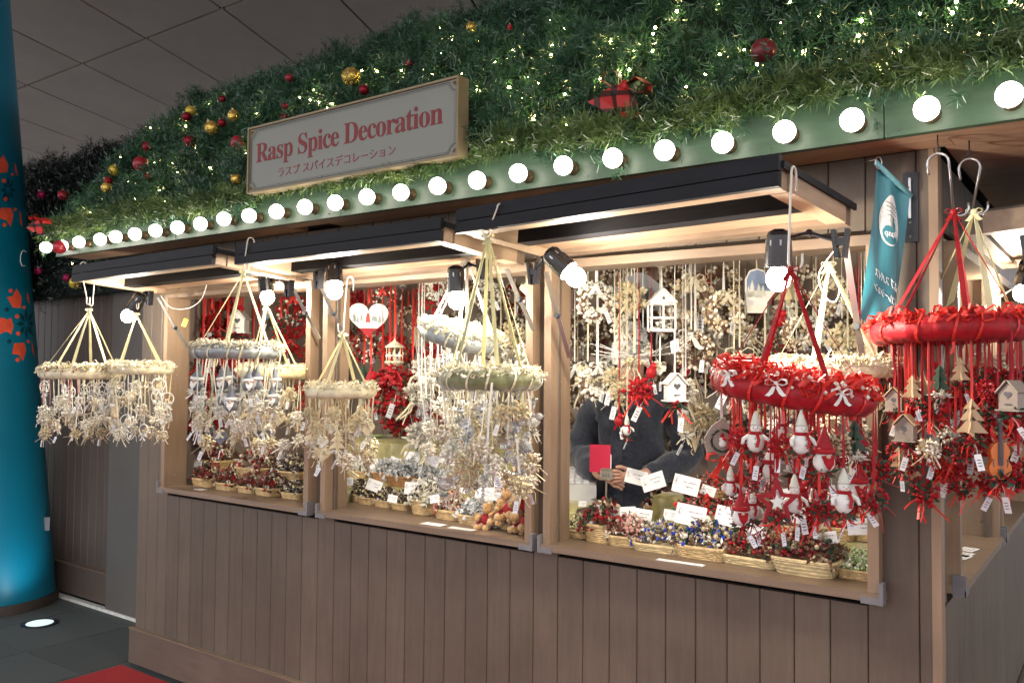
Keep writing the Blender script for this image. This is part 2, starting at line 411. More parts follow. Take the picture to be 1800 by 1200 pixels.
# counter inside
b = MB(); b.lohi((.05, .086, .955), (W-.16, .60, .983)); b.build('counter_top', mFRAMEX, stall)
b = MB(); b.lohi((.05, .58, .06), (W-.16, .6, .954)); b.build('counter_panel', mINT, stall)
# soffit planks, eave
EX0, EX1, YE = -.56, 5.0, -.2
x = EX0
for k, (y0, y1) in enumerate(((-.172, -.088), (-.086, -.001))):
    x = EX0+.005
    for L in (1.9, 1.42, 1.0, .53, .7):
        if x >= EX1: break
        b = MB(); b.lohi((x, y0, ZR), (min(x+L, EX1)-.002, y1, ZR+.02)); b.build('soffit_plank', mSOFF, stall); x += L+(.23 if k and x < 1 else 0)
for k in range(6):
    b = MB(); b.lohi((W+.03, .001+k*.12, ZR), (EX1, .119+k*.12, ZR+.02)); b.build('soffit_plank', mSOFF, stall)
b = MB(); b.lohi((W+.03, .722, ZR+.002), (EX1, DY, ZR+.02)); b.build('side_soffit', mSOFF, stall)
for a, c in ((EX0, -.30), (-.298, 1.77), (1.772, 3.855), (3.857, EX1)):
    b = MB(); b.lohi((a, YE, ZR-.004), (c-.001, YE+.027, ZR+.128)); b.build('fascia_board', mGREEN, stall)
b = MB(); b.lohi((EX0, YE+.029, ZR+.021), (EX1, DY, ZR+.06)); b.build('roof_deck', mBASE, stall)
b = MB()
for x in np.arange(-.45, 4.6, .31): b.sphere((x+RND.uniform(-.03, .03), YE-.001, ZR+.012), .003, 6, 4)
b.build('fascia_nail', mMETAL, stall)
# raised shutter panels
def shutter(org, L, D, rz, tilt, flip=False):
    T = Matrix.Translation(org) @ Matrix.Rotation(rz, 4, 'Z') @ Matrix.Rotation(tilt, 4, 'X')
    def bx(lo, hi, m, nm, par, ):
        q = MB(); q.lohi(lo, hi); q.v = [tuple(T @ Vector(v)) for v in q.v]; return q.build(nm, m, par)
    h = .078; f = .055
    root = bx((.012, -D+.012, -.012), (L-.012, -.012, -.004), mBOARDX, 'shutter_panel', stall)
    bx((0, -D-.018, -h*.50), (L, -D, 0), mBLACK, 'black_rail', root)
    bx((0, -D-.018, -h), (L, -D, -h*.54), mBLACK, 'black_rail', root)
    bx((.01, -D+.001, -h+.004), (L-.01, -D+f, -.013), mPINE, 'front_rail', root)
    bx((.01, -f, -h+.004), (L-.01, -.001, -.013), mFRAMEX, 'back_rail', root)
    bx((.002, -D+f+.001, -h+.003), (f, -f-.001, -.013), mPINEY, 'side_rail', root)
    bx((L-f, -D+f+.001, -h+.003), (L-.002, -f-.001, -.013), mPINEY, 'side_rail', root)
    bx((f+.001, -D*.52, -h+.01), (L-f-.001, -D*.40, -.013), mBLACK, 'middle_rail', root)
    bx((f+.001, -D*.35, -h+.02), (L-f-.001, -f-.002, -h+.028), mSOFF, 'inner_panel', root)
    bx((L-.001, -D+.0, -.03), (L+.006, 0, -.012), mBLACK, 'edge_strip', root)
    for k in range(1, 4):
        bx((L*k/4-.03, -.004, -.03), (L*k/4+.03, .006, .012), mIRON, 'hinge', root)
    return root
shutter((.245, -.035, 2.062), 1.20, .45, -.045, -.075)
shutter((1.51, -.035, 2.060), 1.10, .45, -.03, -.075)
shutter((2.69, -.035, 2.082), 1.085, .46, -.11, -.075)
o = shutter((W+.035, .22, 2.09), 1.0, .42, pi/2, -.05)
# stays
def stay(p0, p1, y0, y1, piv=.5):
    a, c = at(*p0, Y=y0), at(*p1, Y=y1); q = MB(); mid = a.lerp(c, piv)+Vector((0, -.006, 0))
    sd = Vector((1, 0, .2))
    q.ribbon([a, mid], .017, sd, th=.0015); q.ribbon([mid+Vector((0, .004, 0)), c], .017, sd, th=.0015)
    o = q.build('metal_stay', mMETAL, stall)
    q = MB(); q.lathe([(.009, -.008), (.009, .010)], 10, c=mid, R=Matrix.Rotation(pi/2, 3, 'X')); q.build('pivot_knob', mIRON, o)
for a in (((277, 522), (342, 630), -.20, -.03), ((515, 505), (562, 595), -.15, -.05), ((563, 502), (612, 600), -.2, -.03), ((890, 472), (938, 580), -.2, -.05),
          ((960, 478), (1001, 628), -.22, -.04), ((1487, 435), (1528, 705), -.25, -.05)): stay(*a)
q = MB(); a = Vector((W+.40, .55, 2.02)); c = Vector((W+.02, .25, 1.62)); q.ribbon([a, a.lerp(c, .5), c], .022, (0, 1, 0), th=.0016); q.build('metal_stay', mMETAL, stall)
# latch plate with bolt on the right wall
q = MB(); q.lohi((3.862, -.008, 1.975), (3.902, -.0005, 2.172)); lt = q.build('latch_plate', mIRON, stall)
q = MB(); q.tube([(3.882, -.014, 2.155), (3.882, -.016, 2.04)], .0045, 8); q.tube([(3.882, -.012, 2.13), (3.868, -.03, 2.128)], .003, 6)
for z in (2.15, 2.10, 2.03, 1.99): q.sphere((3.882, -.009, z), .005, 6, 4)
q.build('bolt', mMETAL, lt)
# olive cloth over the display steps
def cloth(x0, x1, y0, y1, z, zb, nm='step_cloth'):
    q = MB(); n = 40
    for k in range(2):
        vs = []
        for i in range(n+1):
            x = x0+(x1-x0)*i/n; wv = .008*sin(i*1.7)+.006*sin(i*.77+1)
            vs += [(x, y1, z), (x, y0+.004, z+.002*sin(i)), (x, y0-.008+wv, z-.02), (x, y0-.012+wv*1.4, zb)]
        fs = [(4*i+j, 4*i+4+j, 4*i+5+j, 4*i+1+j) for i in range(n) for j in range(3)]
        if k == 0: q.add(vs, fs)
    return q.build(nm, mCLOTH, stall, True)
def step(x0, x1, y0, y1, z0, z1):
    q = MB(); q.lohi((x0+.01, y0+.012, z0), (x1-.01, y1, z1-.004)); s_ = q.build('display_step', mINT, stall)
    c_ = cloth(x0, x1, y0, y1, z1, z0+.002); c_.parent = s_
step(.30, 1.40, .24, .50, .983, 1.045)
step(1.40, 2.60, .30, .52, .983, 1.06)
step(.62, 2.05, .66, .95, .10, 1.235)
step(2.98, 3.74, .24, .44, .983, 1.05)
step(2.85, 3.74, .46, .60, .983, 1.12)

# ------------------------------------------------------------------ shop sign
SX0, SX1, SZ0, SZ1, SY = 1.300, 2.463, 2.366, 2.637, -.30
mSIGN = mat('sign_board', (.225, .235, .205), .5, .05, 3)
mSFR = mat('sign_frame', (.26, .20, .11), .5, .15, 10)
sign = thing('shop_sign', 'long cream sign board reading Rasp Spice Decoration above the bulb row', 'sign', (SX0, SY, SZ0))
sw, sh = SX1-SX0, SZ1-SZ0
q = MB(); q.lohi((.0, .006, 0), (sw, .05, sh)); q.build('sign_board', mSIGN, sign)
q = MB(); t = .008
q.lohi((-t, -.004, -t), (sw+t, .055, 0)); q.lohi((-t, -.004, sh), (sw+t, .055, sh+t)); q.lohi((-t, -.004, .0), (0, .055, sh)); q.lohi((sw, -.004, 0), (sw+t, .055, sh))
q.build('sign_frame', mSFR, sign)
q = MB()
R0 = .034
def border(ins, wd, yy):
    pts = []
    for cx_, cz_, a0 in ((0, 0, pi/2), (sw, 0, pi), (sw, sh, 3*pi/2), (0, sh, 2*pi)):
        ps = [(cx_+(R0+ins)*cos(a0-i*pi/2/8), cz_+(R0+ins)*sin(a0-i*pi/2/8)) for i in range(9)]
        pts += [(max(ins, min(sw-ins, x)), max(ins, min(sh-ins, z))) for x, z in ps]
    k = len(pts)
    for i in range(k):
        a, c = Vector((pts[i][0], yy, pts[i][1])), Vector((pts[(i+1) % k][0], yy, pts[(i+1) % k][1]))
        if (c-a).length > 1e-5:
            d = (c-a).normalized(); n_ = Vector((-d.z, 0, d.x))*wd/2; q.add([a-n_, c-n_, c+n_, a+n_], [(0, 1, 2, 3)])
border(.007, .003, .0050); border(.0135, .0012, .0046)
q.build('border_line', mat('sign_line', (.06, .055, .04), .6), sign)
q = MB()
for cx_, cz_ in ((0, 0), (sw, 0), (0, sh), (sw, sh)):
    sx_, sz_ = (1 if cx_ == 0 else -1), (1 if cz_ == 0 else -1)
    q.prism([(cx_+sx_*x, cz_+sz_*z) for x, z in ((.001, .001), (.030, .001), (.026, .014), (.014, .026), (.001, .030))], .0035, .0058, 0)
    for an in (.35, .9, 1.4):
        d = Vector((cos(an)*sx_, 0, sin(an)*sz_)); p = Vector((cx_+sx_*.007, .0022, cz_+sz_*.007))+d*.003; s_ = Vector((-d.z, 0, d.x))
        q.add([p, p+d*.007+s_*.003, p+d*.015, p+d*.007-s_*.003], [(0, 1, 2, 3)], 1)
q.build('corner_ornament', [mSFR, mat('sign_line2', (.06, .055, .04), .6)], sign)
mSRED = mat('sign_red', (.20, .018, .022), .55, .05)
def mathbold(s_): return ''.join(chr(0x1D400+ord(c)-65) if 'A' <= c <= 'Z' else chr(0x1D41A+ord(c)-97) if 'a' <= c <= 'z' else c for c in s_)
me = text_mesh(mathbold('Rasp Spice Decoration'), .042, sw-.070, .098, .205, .0012, mSRED, sp=.92); o = place('lettering', me, sign, loc=(0, .0055, 0))
me = text_mesh('ラスプ スパイスデコレーション', .19, sw-.30, .042, .082, .0012, mat('sign_red_soft', (.26, .05, .05), .55)); place('lettering', me, sign, loc=(0, .0055, 0))

# ------------------------------------------------------------------ globe bulbs on the fascia
k = Kit()
g_ = MB(); g_.sphere((0, -.058, 0), .031, 16, 12); i_ = k.add('globe', g_, mGLOBE, True)
g_ = MB(); g_.lathe([(.024, 0), (.021, .004), (.020, .030), (.0225, .032), (.0225, .036)], 14, R=Matrix.Rotation(pi/2, 3, 'X')); k.add('lamp_socket', g_, mSOCK, True)
for i in range(-1, 29):
    x = -.3745+.18105*i+(.03 if i == 2 else 0)
    o = k.make('globe_bulb', (x, YE-.0005, 2.275+RND.uniform(-.003, .003)), (RND.uniform(-.04, .04), 0, RND.uniform(-.05, .05)))
    reg(o, 'light bulb', 'white globe bulb', 'white globe bulbs', 'in the row on the green eave')

# ------------------------------------------------------------------ teal pillar
PC = Vector((-1.93, .084, 0)); PR = .41; LEAN = Vector((-.447, -.894, 0))*.0935
mTEAL = mat('teal_pillar', (.0, .155, .25), .38, .05, 3)
pil = thing('pillar', 'huge teal leaning round pillar with red folk motifs at left edge', 'pillar', PC)
q = MB(); n = 64; zs_ = [0.06+i*.3 for i in range(17)]
vs = []
for z in zs_:
    c = LEAN*z
    for j in range(n): vs.append((c.x+PR*cos(2*pi*j/n), c.y+PR*sin(2*pi*j/n), z))
fs = [(i*n+j, i*n+(j+1) % n, (i+1)*n+(j+1) % n, (i+1)*n+j) for i in range(len(zs_)-1) for j in range(n)]
q.add(vs, fs); q.build('shaft', mTEAL, pil, True)
q = MB(); q.lathe([(PR+.012, 0.001), (PR+.012, .062), (PR-.01, .066)], 64); q.build('base_ring', mat('pillar_base', (.05, .038, .03), .6, .3, 8), pil)
def onpil(px, py, off=.003):
    d = ray(px, py); lo = None
    t = 3.0
    while t < 9:
        p = CP+d*t; c = PC+LEAN*p.z
        if (p.x-c.x)**2+(p.y-c.y)**2 < (PR+off)**2: return p-PC
        t += .004
    return None
def motif(polys, m, nm, off):
    q = MB()
    for pl in polys:
        if len(pl) == 3: 
            x, y, r = pl; pl = [(x+r*cos(a*pi/5), y+r*sin(a*pi/5)) for a in range(10)]
        # widen points lying past the visible edge back onto the shaft
        P = []
        for x, y in pl:
            p = None; xx = x
            while p is None and xx > x-40: p = onpil(xx, y, off); xx -= 1
            if p is not None: P.append(p)
        if len(P) > 2:
            c = sum(P, Vector())/len(P); cc = LEAN*c.z; dr = Vector((c.x-cc.x, c.y-cc.y, 0)); c = Vector((cc.x, cc.y, c.z))+dr.normalized()*(PR+off)
            q.add([c]+P, [(0, 1+i, 1+(i+1) % len(P)) for i in range(len(P))])
    return q.build(nm, m, pil)
motif([[(0, 280), (6, 272), (15, 290), (13, 303), (0, 304)], [(26, 285), (29, 292), (32, 311), (26, 301)], (7, 318, 4), (10, 350, 4), (22, 307, 3),
       [(2, 365), (20, 366), (24, 378), (19, 399), (12, 388), (-4, 382)], (8, 395, 4), (27, 368, 3), [(34, 370), (37, 374), (40, 399), (35, 392)],
       [(12, 522), (22, 520), (29, 507), (38, 522), (37, 541), (23, 541)], [(-2, 558), (20, 559), (24, 573), (20, 587), (-2, 587)],
       [(25, 603), (43, 602), (46, 615), (41, 634), (32, 623), (21, 622)], [(48, 512), (51, 520), (52, 535), (47, 524)], [(56, 600), (59, 610), (61, 628), (56, 615)],
       (19, 511, 4), (43, 540, 3), (30, 556, 4), (32, 586, 4), (50, 600, 3), (31, 632, 4), (-14, 300, 5), (-30, 560, 6)],
      mat('motif_red', (.80, .10, .045), .5), 'painted_motif', .0035)
star = []
for a in range(8):
    an = a*pi/4; r1, r2 = 12, 30; cx_, cy_ = 46, 569
    star.append([(cx_+4*cos(an)*.6, cy_+4*sin(an)), (cx_+16*cos(an-.32)*.6, cy_+16*sin(an-.32)), (cx_+29*cos(an)*.6, cy_+29*sin(an)), (cx_+16*cos(an+.32)*.6, cy_+16*sin(an+.32))])
    cx_, cy_ = 14, 334; star.append([(cx_+4*cos(an)*.6, cy_+4*sin(an)), (cx_+13*cos(an-.32)*.6, cy_+13*sin(an-.32)), (cx_+23*cos(an)*.6, cy_+23*sin(an)), (cx_+13*cos(an+.32)*.6, cy_+13*sin(an+.32))])
motif(star+[(12, 544, 4), (16, 600, 4)], mat('motif_dark', (.0, .045, .07), .5), 'painted_star', .0030)
cpts = [(46, 443), (42, 440), (38, 443), (36, 451), (36, 460), (39, 467), (44, 467)]
q = MB(); P = [onpil(x, y, .004) for x, y in cpts]; P = [p for p in P if p is not None]
if len(P) > 2: q.tube(P, .0035, 5); q.build('white_letter', mPAPER, pil)
P = [onpil(x, y, .004) for x, y in ((46, 478), (48, 500))]; P = [p for p in P if p is not None]
q = MB(); q.lohi((-.02, -.006, -.045), (.02, .006, .045)); p = at(84, 920, Y=.0)
pp = onpil(82, 920, .01) or (p-PC)
o = q.build('white_box', mBRACK, pil, loc=pp); o.rotation_euler = (0, 0, .9)

# uplight set in the ground
ul = thing('ground_uplight', 'round glowing uplight set into the grey paving beside the teal pillar', 'ground light', (-1.18, .065, 0))
q = MB(); q.lathe([(.105, 0.001), (.105, .006), (.080, .007)], 32); q.build('light_rim', mIRON, ul)
q = MB(); q.lathe([(.0001, .0085), (.078, .0075), (.079, .0005)], 32); q.build('light_glass', mat('uplight_glass', (.8, .9, .9), .3, 0, emit=(.78, .95, .97), estr=.30), ul)
ld = bpy.data.lights.new('uplight_spot', 'SPOT'); ld.energy = 6; ld.color = (.85, .95, 1.0); ld.spot_size = radians(110); ld.spot_blend = .8; ld.shadow_soft_size = .06
lo = bpy.data.objects.new('uplight_spot', ld); COL.objects.link(lo); lo.parent = ul; lo.location = (-.02, 0, .03)
lo.rotation_euler = Vector((-.42, .02, .9)).to_track_quat('-Z', 'Y').to_euler()

# ------------------------------------------------------------------ neighbouring stall behind the pillar
nb = thing('neighbour_stall', 'unlit dark brown panelled stall wall behind the teal pillar', 'market stall', (0, 0, 0))
x = -3.6
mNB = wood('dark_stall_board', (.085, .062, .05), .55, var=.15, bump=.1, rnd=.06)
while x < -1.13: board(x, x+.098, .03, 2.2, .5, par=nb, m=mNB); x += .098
b = MB(); b.lohi((-3.6, .478, .035), (-1.115, .497, .235)); b.build('skirting_board', mNB, nb)
b = MB(); b.lohi((-3.6, .47, .236), (-1.115, .497, .241)); b.build('skirting_trim', mFRAMEX, nb)
b = MB(); b.lohi((-1.112, .45, .012), (-.06, .52, 2.2)); b.build('grey_end_panel', mat('grey_brown_panel', (.10, .09, .08), .45, .08, 5), nb)
b = MB(); b.lohi((-3.6, .44, .002), (-.1, .476, .022)); b.build('base_strip', mat('white_foam', (.6, .6, .56), .7, .2, 30), nb)
b = MB(); b.lohi((-3.6, .52, .03), (-.06, 2.2, 2.2)); b.build('stall_body', mBASE, nb)

# ------------------------------------------------------------------ evergreen roof
H_, W_, D_, X0_ = .97, .62, 1.1, -.60
def roofz(x, y):
    s = max(0, min((y+.21)/D_, (x-X0_)/W_, 1)); return 2.375+H_*(1-(1-s)**2)
def roofn(x, y):
    e = .01; zx = (roofz(x+e, y)-roofz(x-e, y))/(2*e); zy = (roofz(x, y+e)-roofz(x, y-e))/(2*e)
    return Vector((-zx, -zy, 1)).normalized()
def hitroof(px, py, off=.05):
    d = ray(px, py); t = 2.0
    while t < 9:
        p = CP+d*t
        if p.y > -.25 and p.x > X0_-.03 and p.z < roofz(p.x, p.y)+off: return p
        t += .01
    return None
rg = np.random.default_rng(5)
def needles(pos, dirs, L, per, nl, nw, spread, nup):
    """sprigs at pos along dirs: numpy arrays of triangles"""
    k = len(pos); t = rg.uniform(.05, 1, (k, per))
    base = pos[:, None, :]+dirs[:, None, :]*(t*L[:, None])[..., None]
    a = np.cross(dirs, rg.normal(size=(k, 3))); a /= np.linalg.norm(a, axis=1)[:, None]
    c = np.cross(dirs, a); an = rg.uniform(0, 2*np.pi, (k, per))
    side = a[:, None, :]*np.cos(an)[..., None]+c[:, None, :]*np.sin(an)[..., None]
    nd = side*spread+dirs[:, None, :]*(1-.4*spread)+rg.normal(scale=.13, size=(k, per, 3))
    nd /= np.linalg.norm(nd, axis=2)[..., None]
    ln = nl*rg.uniform(.7, 1.15, (k, per))
    tip = base+nd*ln[..., None]
    wv = np.cross(nd, rg.normal(size=(k, per, 3))); wv /= np.linalg.norm(wv, axis=2)[..., None]
    wv *= nw/2
    mid = base+nd*(ln*.75)[..., None]
    return np.stack([base-wv, base+wv, mid+wv*.9, tip, mid-wv*.9], 2).reshape(-1, 3)
def stuff_mesh(name, V, m, n=5):
    me = bpy.data.meshes.new(name); nf = len(V)//n
    me.vertices.add(len(V)); me.vertices.foreach_set('co', V.astype(np.float32).ravel())
    me.loops.add(nf*n); me.loops.foreach_set('vertex_index', np.arange(nf*n, dtype=np.int32))
    me.polygons.add(nf); me.polygons.foreach_set('loop_start', np.arange(nf, dtype=np.int32)*n)
    me.materials.append(m); me.update(calc_edges=True); me.validate(); return me
def needlemat(name, col, col2, bump=0):
    m = mat(name, col, .26, .25, 60, spec=.7); nt = m.node_tree; N = nt.nodes; L = nt.links; b_ = N['Principled BSDF']
    tc = N.new('ShaderNodeTexCoord'); nz = N.new('ShaderNodeTexNoise'); nz.inputs['Scale'].default_value = 4.5; nz.inputs['Detail'].default_value = 6
    nz.inputs['Roughness'].default_value = .75
    L.new(tc.outputs['Object'], nz.inputs['Vector']); cr = N.new('ShaderNodeValToRGB'); L.new(nz.outputs['Fac'], cr.inputs['Fac'])
    cr.color_ramp.elements[0].position = .38; cr.color_ramp.elements[0].color = (*col, 1)
    cr.color_ramp.elements[1].position = .66; cr.color_ramp.elements[1].color = (*col2, 1)
    for l in list(b_.inputs['Base Color'].links): L.remove(l)
    L.new(cr.outputs['Color'], b_.inputs['Base Color']); return m
mNEED = needlemat('evergreen_needles', (.020, .066, .038), (.068, .170, .080))
mNEEDE = needlemat('bulb_lit_garland_needles', (.055, .115, .035), (.17, .24, .07))
mNEEDD = needlemat('unlit_evergreen_needles', (.006, .014, .012), (.010, .024, .018))
# hull beneath the branches, its near-black green standing in for shade in gaps
q = MB(); nx, ny = 90, 26; vs = []
xs_ = [X0_+.02+(4.95-X0_)*i/nx for i in range(nx+1)]; ys_ = [-.19+1.5*j/ny for j in range(ny+1)]
for x in xs_:
    for y in ys_:
        vs.append((x, y, roofz(x, y)-.045+.05*noise.noise(Vector((x*3, y*3, 0)))-.03))
fs = [(i*(ny+1)+j, (i+1)*(ny+1)+j, (i+1)*(ny+1)+j+1, i*(ny+1)+j+1) for i in range(nx) for j in range(ny)]
q.add(vs, fs); q.build('roof_hull', mat('gap_shade_hull', (.006, .018, .010), .9), stall)
def scatter(n, x0, x1, y0, y1, fz, fn, low=.0):
    P = []; Dd = []
    while len(P) < n:
        x, y = RND.uniform(x0, x1), RND.uniform(y0, y1)
        nn = fn(x, y)
        if RND.random() > .32/max(nn.z, .25): continue
        v = Vector((x*3.2, y*3.2, 5)); bumpy = .09*noise.noise(v)+.10*noise.noise(v*2.9)
        P.append((x, y, fz(x, y)-.035+bumpy)); d = nn*RND.uniform(.45, 1)+Vector((RND.gauss(0, .55), RND.gauss(0, .55), RND.gauss(-.1, .55))); Dd.append(tuple(d.normalized()))
    return np.array(P), np.array(Dd)
P, Dd = scatter(13500, X0_, 4.9, -.21, .98, roofz, roofn)
keep = ~((P[:, 0] > 1.24) & (P[:, 0] < 2.51) & (P[:, 2] < 2.67) & (P[:, 1] < -.10)); P = P[keep]; Dd = Dd[keep]
V = needles(P, Dd, rg.uniform(.05, .12, len(P)), 27, .035, .0028, .85, 0)
place('evergreen_roof_branches', stuff_mesh('evergreen_roof_branches', V, mNEED), kind='stuff')
# garland along the eave's top edge, bulb light put into its yellower green
P = []; Dd = []
for i in range(1600):
    x = RND.uniform(X0_-.01, 4.9); u_ = RND.random()
    P.append((x, -.205-.035*RND.random(), 2.366+.030*u_+.012*sin(x*5.3))); Dd.append(tuple(Vector((RND.choice((-1, 1))*RND.uniform(.3, 1), -RND.uniform(.1, .8), RND.uniform(-.5, .45))).normalized()))
for i in range(260):
    P.append((X0_-.01, RND.uniform(-.22, .5), 2.36+.06*RND.random())); Dd.append(tuple(Vector((-RND.uniform(.2, 1), RND.uniform(-.6, .6), RND.uniform(-.6, .5))).normalized()))
P = np.array(P); Dd = np.array(Dd)
ins = (P[:, 0] > 1.22) & (P[:, 0] < 2.53); keep = ~(ins & (P[:, 2] > 2.385)); Dd[ins, 2] = -np.abs(Dd[ins, 2])*.6; Dd[ins, 1] *= .6; P = P[keep]; Dd = Dd[keep]
V = needles(P, Dd, rg.uniform(.06, .13, len(P)), 30, .036, .0026, .8, 0)
place('edge_garland_branches', stuff_mesh('edge_garland_branches', V, mNEEDE), kind='stuff')
# neighbour's evergreen roof, the missing bulb light put into near-black needle colours
def nz_(x, y):
    s = max(0, min(1, (y-.32)/.65)); return 2.16+1.13*(1-(1-s)**2)
def nn_(x, y):
    e = .01; return Vector((0, -(nz_(x, y+e)-nz_(x, y-e))/(2*e), 1)).normalized()
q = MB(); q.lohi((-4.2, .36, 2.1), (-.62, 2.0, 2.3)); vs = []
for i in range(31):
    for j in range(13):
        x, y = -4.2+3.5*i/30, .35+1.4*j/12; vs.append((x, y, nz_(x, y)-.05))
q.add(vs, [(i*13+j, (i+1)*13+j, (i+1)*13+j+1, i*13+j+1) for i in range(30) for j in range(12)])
q.build('dark_roof_hull', mat('gap_shade_hull2', (.004, .008, .007), .9), nb)
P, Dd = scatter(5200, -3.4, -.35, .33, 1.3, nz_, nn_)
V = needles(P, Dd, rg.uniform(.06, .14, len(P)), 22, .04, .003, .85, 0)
place('unlit_evergreen_branches', stuff_mesh('unlit_evergreen_branches', V, mNEEDD), kind='stuff')

# ------------------------------------------------------------------ baubles, bows and fairy lights on the roof
def bauble(px, py, rpx, m, sing, plur, where, glitter=False, p=None):
    p = p or hitroof(px, py, .14)
    if p is None: return
    r = rpx*mpp(p); k_ = Kit(); q = MB(); q.sphere((0, 0, 0), r, 18, 12)
    if glitter:
        for i in range(70):
            v = Vector((RND.gauss(0, 1), RND.gauss(0, 1), RND.gauss(0, 1))).normalized(); q.octa(tuple(v*r), r*.10)
    k_.add('ball', q, m, not glitter)
    q = MB(); q.lathe([(r*.22, r*.96), (r*.22, r*1.16), (r*.1, r*1.2)], 10); q.tube([(0, 0, r*1.2), (r*.08, 0, r*1.32), (0, 0, r*1.4), (-r*.08, 0, r*1.32), (0, 0, r*1.2)], r*.03, 4)
    k_.add('ball_cap', q, mGOLD)
    o = k_.make('bauble', p, (RND.uniform(-.9, .9), RND.uniform(-.9, .9), 0)); reg(o, 'bauble', sing, plur, where, px)
ON = 'on the evergreen roof'
for px, py, r in ((247, 288, 13), (418, 251, 12.5), (508, 137, 7), (896, 48, 5)): bauble(px, py, r, mREDM, 'matte red bauble', 'matte red baubles', ON)
for px, py, r in ((259, 258, 8), (333, 248, 10), (262, 310, 7), (190, 318, 7), (111, 343, 9), (328, 205, 8), (391, 174, 6), (390, 216, 7), (501, 187, 6), (640, 158, 9), (500, 207, 8), (719, 112, 7), (1066, 165, 7)):
    bauble(px, py, r, mREDG, 'dark red glitter bauble', 'dark red glitter baubles', ON, True)
for px, py, r in ((201, 299, 10), (335, 195, 9)): bauble(px, py, r, mYELM, 'smooth yellow bauble', 'smooth yellow baubles', ON)
for px, py, r in ((372, 225, 12), (410, 202, 9), (187, 330, 9), (101, 342, 8), (617, 135, 16), (828, 48, 9), (415, 315, 9), (409, 204, 9)):
    bauble(px, py, r, mGOLDB, 'gold glitter bauble', 'gold glitter baubles', ON, True)
bauble(1342, 90, 22, mBURG, 'large burgundy bauble', 'large burgundy baubles', 'at the right of the evergreen roof')
bauble(105, 434, 12, mREDM, 'round red bauble', 'round red baubles', 'hanging beside the first bulb of the eave', p=at(105, 434, Y=-.27))
ND = 'on the dark neighbouring roof'
bauble(133, 497, 11, mYELM, 'olive gold bauble', 'olive gold baubles', 'hanging below the dark neighbouring roof', p=at(133, 497, Y=.28))
for px, py in ((73, 342), (118, 488), (68, 475)): bauble(px, py, 7, mMAG, 'magenta glitter bauble', 'magenta glitter baubles', ND, True, p=at(px, py, Y=.28))
bauble(45, 397, 5, mGOLDB, 'small gold bauble', 'small gold baubles', ND, True, p=at(46, 397, Y=.25))
def plaidmat():
    m = mat('red_plaid', (.33, .02, .02), .5, .2, 20); nt = m.node_tree; N = nt.nodes; L = nt.links; b_ = N['Principled BSDF']
    tc = N.new('ShaderNodeTexCoord'); prev = None
    for ax in 'XZ':
        wv = N.new('ShaderNodeTexWave'); wv.bands_direction = ax; wv.inputs['Scale'].default_value = 6; L.new(tc.outputs['Object'], wv.inputs['Vector'])
        cr = N.new('ShaderNodeValToRGB'); cr.color_ramp.elements[0].position = .72; cr.color_ramp.elements[1].position = .80; L.new(wv.outputs['Fac'], cr.inputs['Fac'])
        cr.color_ramp.elements[0].color = (1, 1, 1, 1); cr.color_ramp.elements[1].color = (.12, .3, .14, 1)
        mx = N.new('ShaderNodeMix'); mx.data_type = 'RGBA'; mx.blend_type = 'MULTIPLY'; mx.inputs['Factor'].default_value = 1
        if prev is None: mx.inputs['A'].default_value = (.50, .025, .02, 1)
        else: L.new(prev, mx.inputs['A'])
        L.new(cr.outputs['Color'], mx.inputs['B']); prev = mx.outputs['Result']
    for l in list(b_.inputs['Base Color'].links): L.remove(l)
    L.new(prev, b_.inputs['Base Color']); return m
mPLAID = plaidmat()
def bow(mb, c, r, wd, mi=0, tails=True, R=None):
    c = Vector(c); R = R or Matrix.Identity(3)
    for s_ in (-1, 1):
        pts = [Vector((s_*a, b_, z))*r for a, b_, z in ((0, 0, 0), (.55, -.25, .42), (1.0, -.15, .30), (1.05, 0, -.05), (.6, .1, -.18), (0, 0, 0))]
        mb.ribbon([c+R @ p for p in pts], [wd*.35, wd*.9, wd, wd, wd*.8, wd*.3], R @ Vector((.15*s_, 1, .2)), mi)
        if tails:
            pts = [Vector((s_*a, b_, z))*r for a, b_, z in ((0, -.02, 0), (.25, -.2, -.5), (.5, -.1, -.95), (.85, -.2, -1.25))]
            mb.ribbon([c+R @ p for p in pts], [wd*.35, wd*.8, wd, wd*.9], R @ Vector((1, .2, .25*s_)), mi)
    mb.sphere(c+R @ Vector((0, -.08*r, 0)), r*.2, 8, 6, mi, (1, .7, 1.1))
for px, py, rp, lb, yy_ in ((1098, 150, 40, 'red plaid ribbon bow on the evergreen roof right of the sign', None), (70, 388, 17, 'small red plaid bow at the left tip of the evergreen roof', -.36)):
    p = at(px, py, Y=yy_) if yy_ else hitroof(px, py, .22); r = rp*mpp(p); q = MB(); bow(q, (0, 0, 0), r, r*1.0, R=Euler((.1, .35, .35)).to_matrix())
    o = q.build('plaid_bow', mPLAID, loc=p); tag(o, lb, 'ribbon bow')
